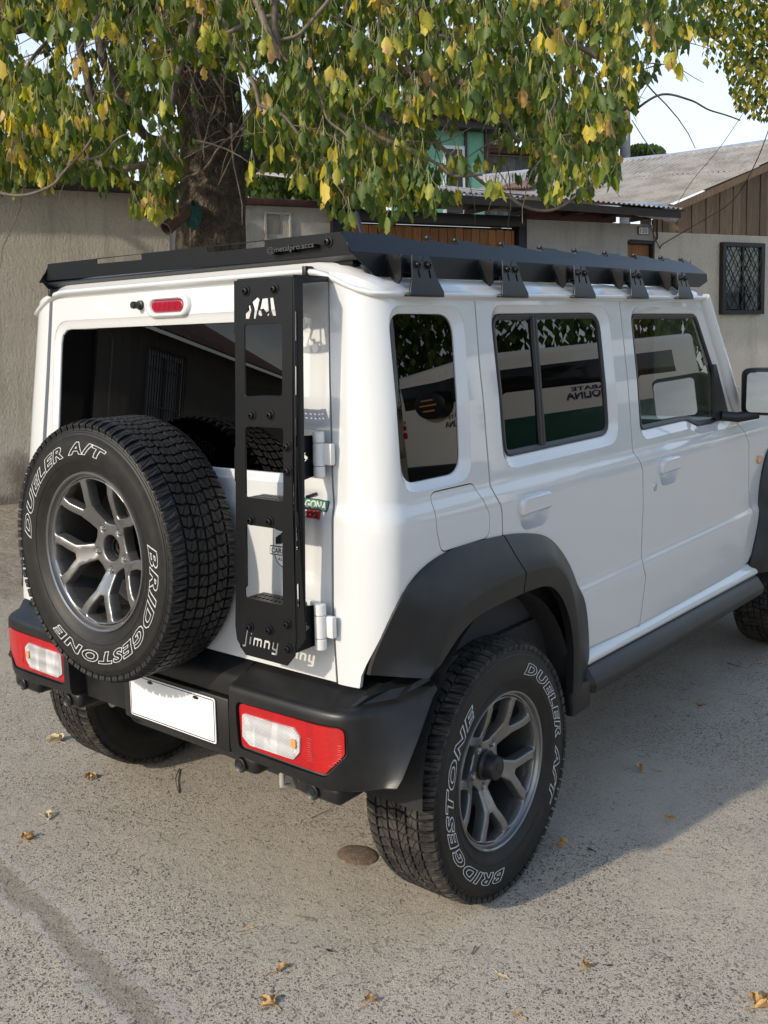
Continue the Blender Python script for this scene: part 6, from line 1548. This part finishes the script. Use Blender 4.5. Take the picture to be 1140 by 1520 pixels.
for pts, r0, r1, m in (
    ([(113, -10, 5.9), (112, 40, 5.9), (120, 90, 5.9), (135, 140, 5.9), (155, 180, 5.9), (140, 215, 5.8)], .030, .018, TWIGD),
    ([(140, -10, 6.3), (150, 60, 6.3), (165, 115, 6.3), (185, 150, 6.3), (215, 195, 6.4), (250, 215, 6.6)], .035, .03, TWIGD),
    ([(95, 255, 5.6), (120, 230, 5.6), (150, 245, 5.5), (190, 248, 5.5), (225, 238, 5.5), (250, 220, 5.6)], .020, .016, TWIG),
    ([(-20, 290, 4.6), (40, 287, 4.6), (85, 270, 4.6), (112, 235, 4.6), (133, 203, 4.6)], .009, .006, TWIG),
    ([(120, 235, 4.6), (150, 228, 4.6), (172, 208, 4.6), (190, 200, 4.6)], .007, .004, TWIG),
    ([(322, -10, 4.7), (340, 40, 4.7), (352, 85, 4.7), (372, 125, 4.7), (390, 165, 4.7)], .013, .010, TWIG),
    ([(285, 28, 4.9), (292, 60, 4.9), (310, 100, 4.9), (330, 140, 4.9)], .011, .006, TWIG),
    ([(285, 25, 5.0), (275, 80, 5.0), (262, 130, 5.0), (258, 165, 5.0)], .022, .018, TWIGD),
    ([(375, -10, 4.5), (390, 20, 4.5), (402, 55, 4.5), (407, 90, 4.5)], .020, .015, TWIG),
    ([(410, -10, 4.5), (411, 40, 4.5), (410, 92, 4.5)], .016, .014, TWIGD),
    ([(408, 82, 4.5), (445, 105, 4.5), (470, 135, 4.5), (490, 170, 4.5), (510, 195, 4.5), (527, 228, 4.5)], .008, .005, TWIG),
    ([(388, 155, 4.6), (420, 175, 4.6), (445, 200, 4.6), (470, 218, 4.6)], .010, .006, TWIG),
    ([(437, 190, 4.6), (470, 187, 4.6), (485, 193, 4.6), (502, 213, 4.6)], .004, .003, TWIG),
    ([(340, 52, 4.6), (375, 35, 4.6), (410, 26, 4.6), (422, 28, 4.6)], .009, .012, TWIG),
    ([(410, 62, 4.5), (430, 55, 4.5), (450, 45, 4.5), (480, 12, 4.5), (495, -10, 4.5)], .007, .010, TWIG),
    ([(270, 270, 6.2), (300, 255, 6.0), (330, 215, 5.8), (365, 185, 5.7)], .008, .006, TWIG),
    ([(600, 0, 6), (640, 45, 6), (690, 70, 6), (730, 95, 6), (740, 140, 6)], .020, .012, TWIGD),
    ([(560, 30, 5.6), (600, 50, 5.6), (660, 52, 5.6)], .011, .007, TWIG),
    ([(600, 52, 5.6), (606, 100, 5.6), (625, 150, 5.6), (645, 175, 5.6)], .010, .006, TWIG),
    ([(775, 0, 5.4), (805, 28, 5.4), (830, 50, 5.4), (880, 85, 5.4)], .024, .014, TWIG),
    ([(560, 95, 7.0), (640, 115, 6.8), (740, 125, 6.5), (830, 152, 6.2), (900, 168, 6.0), (945, 152, 5.9)], .040, .012, TWIGD),
    ([(940, 165, 5.6), (985, 140, 5.5), (1025, 148, 5.5), (1060, 165, 5.5), (1100, 178, 5.5)], .008, .004, TWIGD),
    ([(880, 190, 5.6), (905, 165, 5.6), (925, 115, 5.6), (945, 95, 5.7)], .007, .004, TWIGD),
    ([(720, 140, 5.4), (745, 170, 5.4), (770, 205, 5.4), (800, 204, 5.4), (850, 200, 5.4)], .011, .006, TWIG),
    ([(480, 150, 5.0), (560, 200, 5.0), (615, 225, 5.0), (650, 245, 5.0), (672, 263, 5.0), (715, 262, 5.0)], .012, .007, TWIG),
    ([(655, 215, 5.5), (700, 255, 5.5), (740, 285, 5.5), (775, 305, 5.5), (815, 308, 5.5), (850, 296, 5.5), (885, 270, 5.5)], .010, .008, TWIG),
    ([(570, 400/2, 5.2), (600, 215, 5.2), (650, 210, 5.2), (700, 190, 5.2)], .006, .003, TWIG),
    ([(0, 60, 5.4), (30, 40, 5.4), (70, 20, 5.4), (110, -10, 5.4)], .012, .008, TWIGD),
    ([(30, 120, 5.4), (50, 85, 5.4), (80, 55, 5.4), (100, 20, 5.4)], .012, .008, TWIGD)):
    branch([at(*p) for p in pts], r0, r1, m)
# broken rusty pipe resting in the fork with a rag, on the trunk's left side
pa, pb = at(246, 340, 6.55), at(288, 304, 6.72)
V = []; F = []; ns = 20
Pp = [pa, pa.lerp(pb, .33), pa.lerp(pb, .66), pb]
VA, FA = tube_data(Pp, .047, ns, False); VB, FB = tube_data(Pp, .040, ns, False)
o_ = len(VA); V = VA+VB; F = FA+[tuple(reversed([i+o_ for i in f])) for f in FB]+[(k, (k+1) % ns, o_+(k+1) % ns, o_+k) for k in range(ns)]+[(3*ns+k, o_+3*ns+k, o_+3*ns+(k+1) % ns, 3*ns+(k+1) % ns) for k in range(ns)]
pp = mesh_obj('rusty_pipe', V, F, mat('pipe_rust', (.075, .045, .032), .85, bump=(60, .5, 6), var=(25, .8, (.14, .085, .06))), None, 50); tag(pp, 'short rusty pipe stub sticking out beside the tree trunk', 'pipe')
V = []; F = []
c_ = at(288, 303, 6.66)
for i in range(9):
    for j in range(12):
        a = 6.283*j/11; r_ = .018+.0055*i; q = c_+rt*(math.cos(a)*r_*(.8+.25*math.sin(j*2.3)))+up*(math.sin(a)*r_*1.3-.012*i)-fw*(.03-.006*i+.010*math.sin(j*3.1+i))
        V.append(q)
for i in range(8):
    for j in range(11): F.append((i*12+j, i*12+j+1, (i+1)*12+j+1, (i+1)*12+j))
rg_ = mesh_obj('rag', V, F, mat('teal_rag', (.02, .085, .08), .9), None, 50); tag(rg_, 'crumpled teal rag tied round the rusty pipe at the trunk', 'rag')
# --- foliage: hanging compound leaves
env_x = [-160, 0, 40, 80, 110, 150, 185, 215, 250, 285, 330, 370, 410, 450, 490, 540, 600, 650, 690, 720, 760, 800, 850, 890, 915, 935, 960, 1000, 1030, 1060]
env_y = [280, 285, 285, 262, 265, 285, 300, 325, 330, 270, 200, 285, 250, 285, 320, 322, 325, 318, 302, 268, 292, 296, 302, 285, 275, 180, 120, 105, 60, 30]
def dens(x, y):
    ym = float(np.interp(x, env_x, env_y)); d = 1.0
    if y > ym: return 0
    d *= min(1, .35+(ym-y)/90)
    for (x0, y0, x1, y1, f) in ((20, 40, 78, 108, .12), (95, 45, 160, 135, .12), (262, 100, 372, 380, .05), (225, 60, 275, 200, .8), (632, 168, 785, 288, .12), (595, 60, 640, 100, .3), (140, 180, 240, 245, .45), (560, 175, 640, 200, .35), (830, 80, 900, 130, .6), (440, 20, 470, 70, .5)):
        if x0 < x < x1 and y0 < y < y1: d *= f
    if x > 935: d *= .55
    return d
fol = Foliage(); cand = []
pet = MB()
n_s = 0
while n_s < 8600:
    x = rt_.uniform(-170, 1050); y = rt_.uniform(-330, 335)
    if y < -60 and rt_.random() < .45: continue
    if rt_.random() > dens(x, max(y, -10)): continue
    near = rt_.random()
    d = rt_.uniform(4.3, 5.8) if near < .20 else rt_.uniform(5.8, 8.6)
    if 265 < x < 370 and y > 40 and d > 6.6: d = rt_.uniform(7.6, 8.8)
    ym = float(np.interp(x, env_x, env_y))
    if x < 260 and y > 200: d = rt_.uniform(4.8, 7.6)
    n_s += 1; hub = at(x, y-14, d)
    k = rt_.choice((3, 3, 4, 5)); base = rnd_tint(rt_, .05 if d < 5.8 else .0)
    az0 = rt_.uniform(0, 6.283)
    for j in range(k):
        L_ = rt_.uniform(.052, .092)*(1.0+.12*rt_.random())
        az = az0+6.283*j/k+rt_.uniform(-.4, .4); tilt = rt_.uniform(.10, .55) if j else .1
        off = Vector((math.cos(az), math.sin(az), 0))*rt_.uniform(.01, .045)*(1 if j else .2)+Vector((0, 0, -rt_.uniform(0, .05)))
        M = Matrix.Translation(hub+off) @ Matrix.Rotation(az, 4, 'Z') @ Matrix.Rotation(tilt, 4, 'Y').inverted() @ Matrix.Rotation(rt_.uniform(-.9, .9)+math.pi/2, 4, 'Z')
        tn = base+rt_.uniform(-.10, .12)
        tip = .22 if rt_.random() < .22 else .03
        g_ = leaf_geo(L_, tn, rt_, tip)
        cand.append((d, x, y, L_, M, tn, tip))
        if d < 6.2: pet.tube([hub+Vector((0, 0, .045)), hub+off*.5+Vector((0, 0, .01)), hub+off], .0011, 3)
        elif rt_.random() < .2: pet.tube([hub+Vector((0, 0, .05)), hub+off], .0014, 3)
vis = sorted([i for i, c_ in enumerate(cand) if -20 < c_[1] < 1060 and c_[2] > 5], key=lambda i: cand[i][0]/cand[i][3])
big = set(vis[:290])
LV = {}
for i, (d, x, y, L_, M, tn, tip) in enumerate(cand):
    if i in big:
        key = (min(5, int(max(0, tn)*6)), i % 4)
        if key not in LV:
            f1 = Foliage(); g_ = leaf_geo(1.0, (key[0]+.5)/6, rt_, .28 if key[1] == 0 else .05); f1.add(*g_, Matrix()); LV[key] = f1.build('leaf', tree, LEAF, False); bpy.data.objects.remove(LV[key]); LV[key] = f1
            me = bpy.data.meshes.new('leaf'); me.from_pydata([tuple(v) for v in f1.V], [], f1.F); a_ = me.attributes.new('tint', 'FLOAT', 'POINT'); a_.data.foreach_set('value', [max(0, min(1, q)) for q in f1.T]); me.polygons.foreach_set('use_smooth', [True]*len(me.polygons)); me.materials.append(LEAF); LV[key] = me
        o = bpy.data.objects.new('leaf', LV[key]); COL.objects.link(o); o.parent = tree; o.matrix_parent_inverse = wm(tree).inverted(); o.matrix_basis = M @ Matrix.Scale(L_, 4)
    else: fol.add(*leaf_geo(L_, tn, rt_, tip), M)
fol.build('foliage', tree)
o = pet.build('leaf_stalks', mat('green_stalk', (.16, .17, .06), .6), tree); o['kind'] = 'stuff'
tw = MB()
for k in range(230):
    x = rt_.uniform(-40, 1000); y = rt_.uniform(-40, 250)
    if dens(x, y) <= .02: continue
    d = rt_.uniform(4.6, 8); p = at(x, y, d); dr = Vector((rt_.uniform(-1, 1), rt_.uniform(-1, 1), rt_.uniform(-.9, .1))).normalized(); L_ = rt_.uniform(.2, .6); pts = [p]
    for s in range(5):
        dr = (dr+Vector((rt_.uniform(-.25, .25), rt_.uniform(-.25, .25), -.12))).normalized(); pts.append(pts[-1]+dr*L_/5)
    tw.tube(pts, [.005*(1-.12*i) for i in range(6)], 5)
for k in range(170):      # tangle of bare shoots round the trunk head
    p = at(rt_.gauss(255, 60), rt_.gauss(60, 45), rt_.uniform(5.6, 6.8)); dr = Vector((rt_.uniform(-1, 1), rt_.uniform(-1, 1), rt_.uniform(-1, .4))).normalized(); pts = [p]
    for s in range(4):
        dr = (dr+Vector((rt_.uniform(-.3, .3), rt_.uniform(-.3, .3), -.15))).normalized(); pts.append(pts[-1]+dr*.09)
    tw.tube(pts, [.004*(1-.15*i) for i in range(5)], 4)
o = tw.build('twigs', TWIG, tree); o['kind'] = 'stuff'
# brown withered cluster
def small_tree(name, label, base, pts_fn, n, size, mt, tf, tr=.12):
    T_ = thing(name, label, 'tree', base, 'trees beyond the walls'); f = Foliage(); rn = random.Random(n)
    pc = []
    for k in range(n):
        p = pts_fn(rn); pc.append(p); L_ = size*rn.uniform(.7, 1.3)
        M = Matrix.Translation(p) @ Matrix.Rotation(rn.uniform(0, 6.28), 4, 'Z') @ Matrix.Rotation(rn.uniform(-.8, .8), 4, 'X'); ts = [(-.35, 0), (0, -.5), (.35, 0), (0, .5)]
        V = [Vector((0, 0, 0)), Vector((-.33*L_, .08*L_, -.4*L_)), Vector((0, 0, -L_)), Vector((.33*L_, .08*L_, -.45*L_))]; f.add(V, [(0, 1, 2), (0, 2, 3)], [tf(rn)]*4, M)
    f.build('crown', T_, mt)
    top_ = sum(pc, Vector())/len(pc); b = Vector(base)
    V, F = tube_data([b+Vector((0, 0, -.1)), b.lerp(top_, .4), b.lerp(top_, .75), top_], [tr, tr*.8, tr*.6, tr*.25], 10); mesh_obj('trunk', V, F, BARK, T_, 60)
    for k in range(7):
        q = rn.choice(pc); V, F = tube_data([b.lerp(top_, .45+.05*k), b.lerp(top_, .6).lerp(q, .5), q], [tr*.4, tr*.25, tr*.08], 6); mesh_obj('limb', V, F, BARK, T_, 60)
    return T_
# yellowing tree at the right edge, over the corner house
ex = [985, 1035, 1050, 1075, 1092, 1110, 1150, 1300]; ey = [-60, 60, 105, 100, 165, 172, 178, 165]
def rtree(rn):
    while True:
        x = rn.uniform(990, 1330); y = rn.uniform(-220, 178)
        if y < float(np.interp(x, ex, ey)) and rn.random() < (.30 if (x < 1072 and 55 < y < 85) else 1)*min(1, .25+abs(float(np.interp(x, ex, ey))-y)/40): return at(x, y, rn.uniform(9.3, 11.2))
small_tree('roadside_tree', 'yellowing tree whose crown hangs into the upper right corner', Vector((1.6, 11.2, 0)), rtree, 12500, .072, LEAF_FAR, lambda rn: rnd_tint(rn, .30), .16)
def blob(cx, cy, rx, ry, d0, d1, dn=0):
    def f(rn):
        while True:
            u, v = rn.uniform(-1, 1), rn.uniform(-1, 1)
            if u*u+v*v < 1-.35*abs(noise.noise(Vector((u*2.3, v*2.3, cx*.1)))): return at(cx+rx*u, cy+ry*v, rn.uniform(d0, d1))
    return f
gt_ = lambda rn: rn.uniform(.0, .30)
def base_of(x, d): p = at(x, 400, d); return Vector((p.x, p.y, 0))
small_tree('dense_tree', 'dark evergreen standing behind the tin roof, left of the utility pole', base_of(860, 24), blob(858, 205, 62, 52, 22.5, 25), 2600, .20, LEAF_FAR, gt_, .2)
small_tree('dense_tree', 'small round dark tree just right of the utility pole', base_of(957, 26), blob(958, 226, 30, 16, 25, 26.5), 520, .20, LEAF_FAR, gt_, .2)
small_tree('dense_tree', 'pale green tree seen through the gap above the street wall at left', base_of(110, 14), blob(110, 225, 100, 48, 13, 16), 2600, .11, LEAF_FAR, lambda rn: rn.uniform(.25, .55), .15)
small_tree('dense_tree', 'dark tree behind the street wall, right of the trunk', base_of(470, 15), blob(460, 225, 130, 100, 13.5, 17), 5200, .15, LEAF_FAR, gt_, .2)
small_tree('dense_tree', 'dark tree behind the green timber house', base_of(745, 27), blob(730, 150, 110, 60, 26, 29), 2600, .24, LEAF_FAR, gt_, .22)

def ball(cx, cy, cz, rx, rz):
    def f(rn):
        while True:
            v = Vector((rn.uniform(-1, 1), rn.uniform(-1, 1), rn.uniform(-1, 1)))
            if .35 < v.length < 1-.3*noise.noise(v*2.2): return Vector((cx+v.x*rx, cy+v.y*rx, cz+v.z*rz))
    return f
for i_, (x, y, r) in enumerate(((13.0, 30, 3.4), (8.5, 34, 3.2), (18.5, 26, 3.0))):
    small_tree('dense_tree', ('tree across the street, mirrored in the front side window', 'farthest tree across the street, mirrored in the windscreen pillar', 'tree across the street beside the minibus, mirrored in the rear door window')[i_], Vector((x, y, 0)), ball(x, y, 4.6, r, 3.2), 2000, .42, LEAF_FAR, gt_, .25)

# ================================================================== LITTER ON THE ROAD
DRY = mat('dry_leaf', (.50, .31, .11), .7, var=(60, .9, (.26, .13, .05)), bump=(80, .5, 4, .003)); DRYP = mat('pale_dry_leaf', (.58, .48, .30), .7, var=(60, .7, (.36, .26, .14))); DKL = mat('dark_leaf', (.03, .028, .026), .7)
def gp(x, y): q = fw+rt*((x-PX0)/FPX)-up*((y-PY0)/FPX); p = CAM+q*(-CAM.z/q.z); return Vector((p.x, p.y, 0))
def fallen(x, y, L_, rot, m, label, seed, curl=.5, lobes=3, group=None):
    rn = random.Random(seed); V = []; F = []
    for lb in range(lobes):
        a0 = (lb-(lobes-1)/2)*.85; Lk = L_*(1 if abs(a0) < .1 else .72); ts = np.linspace(0, 1, 9); o = len(V)
        for t in ts:
            w_ = Lk*.20*math.sin(math.pi*min(1, t*1.05))**.7*(1+.35*math.sin(t*17+seed)); z = .0035+L_*curl*.45*(abs(math.sin(t*2.6+seed))*.7+.08*rn.random())
            c, s_ = math.cos(a0), math.sin(a0); wob = .12*Lk*math.sin(t*4+seed)
            for k_ in (-1, 0, 1): V.append(Vector((c*t*Lk-s_*(w_*k_+wob), s_*t*Lk+c*(w_*k_+wob), z+(L_*curl*.38*abs(k_)*(.4+.6*math.sin(t*3))))))
        for i in range(8): F += [(o+3*i, o+3*i+1, o+3*i+4, o+3*i+3), (o+3*i+1, o+3*i+2, o+3*i+5, o+3*i+4)]
    zmin = min(v.z for v in V)
    for v in V: v.z += .001-zmin
    st_, sf = tube_data([(0, 0, .002), (-L_*.25, .05*L_, .004), (-L_*.5, .12*L_, .002)], .0009, 5); o = len(V); V += st_; F += [tuple(i+o for i in f) for f in sf]
    ob = mesh_obj('fallen_leaf', V, F, m, None, 60); ob.location = gp(x, y); ob.rotation_euler = (0, 0, R_(rot)); tag(ob, label, 'leaf', 'fallen leaves on the road'); return ob
for a in ((66, 1212, .050, 20, DRYP, 'pale crumpled leaf on the road at the left edge, beyond the dirt joint', 1, .5, 2), (34, 1248, .040, 100, DRY, 'small curled brown leaf just below the pale crumpled leaf at left', 2, .6, 3),
          (90, 1102, .060, 200, DRYP, 'ragged pale leaf on the ground below the left tail lamp', 3, .6, 3), (137, 1153, .036, 300, DRY, 'small orange leaf scrap below the ragged pale leaf', 4, .7, 3),
          (1036, 1046, .045, 340, DRY, 'light brown leaf in the car shadow farthest out to the right', 5, .3, 2), (953, 1146, .042, 120, DRY, 'curled leaf in the shade right of the rear wheel, beside a loose crumb', 6, .6, 1),
          (974, 1147, .018, 60, DRY, 'orange crumb of leaf beside the curled leaf in the shade', 7, .5, 1), (1003, 1218, .032, 200, DRY, 'thin curled leaf lying alone on the open road to the right', 8, .8, 1),
          (827, 1255, .044, 10, DRY, 'yellow leaf standing on edge right beside the rear tyre', 9, .8, 2), (738, 1445, .034, 350, DRYP, 'flat straw-coloured leaf below the rear tyre', 10, .15, 1),
          (866, 1440, .034, 80, DRY, 'folded tan leaf on the bright road, right of the flat straw-coloured one', 11, .8, 2), (410, 1445, .036, 80, DRY, 'upright yellow leaf near the lower middle of the road', 12, .5, 1),
          (408, 1493, .044, 185, DRY, 'three-lobed orange leaf under the upright yellow one', 13, .4, 3), (545, 1492, .038, 100, DRY, 'orange leaf with a curved stalk at the bottom middle', 14, .6, 2),
          (775, 1511, .022, 200, DRY, 'orange leaf tip at the bottom edge of the picture', 15, .6, 1), (1120, 1497, .052, 70, DRY, 'large ragged dry leaf in the lower right corner', 16, .7, 3),
          (900, 1434, .016, 30, DKL, 'small dark leaf beside the folded tan one', 17, .3, 1), (881, 1264, .022, 170, DKL, 'dark leaf between the rear tyre and the open road', 18, .3, 1), (495, 1413, .022, 200, DKL, 'dark flat leaf just above the bottom middle', 19, .2, 1), (988, 1261, .014, 20, DRY, 'tiny yellow leaf scrap on the road right of the shadow', 20, .5, 1),
          (1125, 985, .03, 20, DRY, 'leaf in the shade beneath the front door', 21, .4, 2), (370, 1378, .014, 20, DRY, 'pale orange speck of leaf on the worn patch', 22, .5, 1)): fallen(*a)
def twig(pts, r, label, m=TWIG):
    ob = tube('fallen_twig', [gp(x, y)+Vector((0, 0, r+.001+.004*(i % 2))) for i, (x, y) in enumerate(pts)], r, m, None, 6); tag(ob, label, 'twig', 'twigs on the road')
twig([(266, 1142), (260, 1160), (265, 1178)], .0022, 'bent dry twig on the ground below the number plate')
twig([(438, 1360), (465, 1368)], .0016, 'short pale twig lying near the middle of the road'); twig([(245, 1252), (258, 1256)], .0016, 'stubby twig on the grey road at left')
twig([(700, 1418), (706, 1408)], .0020, 'white splinter near the lower right'); twig([(462, 1215), (492, 1203)], .0012, 'thin grass stem below the bumper', TWIGD); twig([(1080, 985), (1100, 992)], .002, 'twig under the sill')
# fine litter: needles, chips
V = []; F = []; T_ = []
rl = random.Random(9)
lt = MB()
for k in range(900):
    x, y = rl.uniform(-20, 1160), 1010+520*rl.random()
    p = gp(x, y)+Vector((0, 0, .0012)); a = rl.uniform(0, 3.14); L_ = .004+.016*rl.random()**2.5; d_ = Vector((math.cos(a), math.sin(a), 0))
    lt.tube([p-d_*L_, p+Vector((-d_.y, d_.x, 0))*L_*.2, p+d_*L_], .0006, 3)
o = lt.build('needles_and_chips', mat('brown_litter', (.085, .065, .05), .8, var=(8, 1, (.22, .17, .11)))); o['kind'] = 'stuff'; o['label'] = 'scattered plant crumbs and needles on the road'
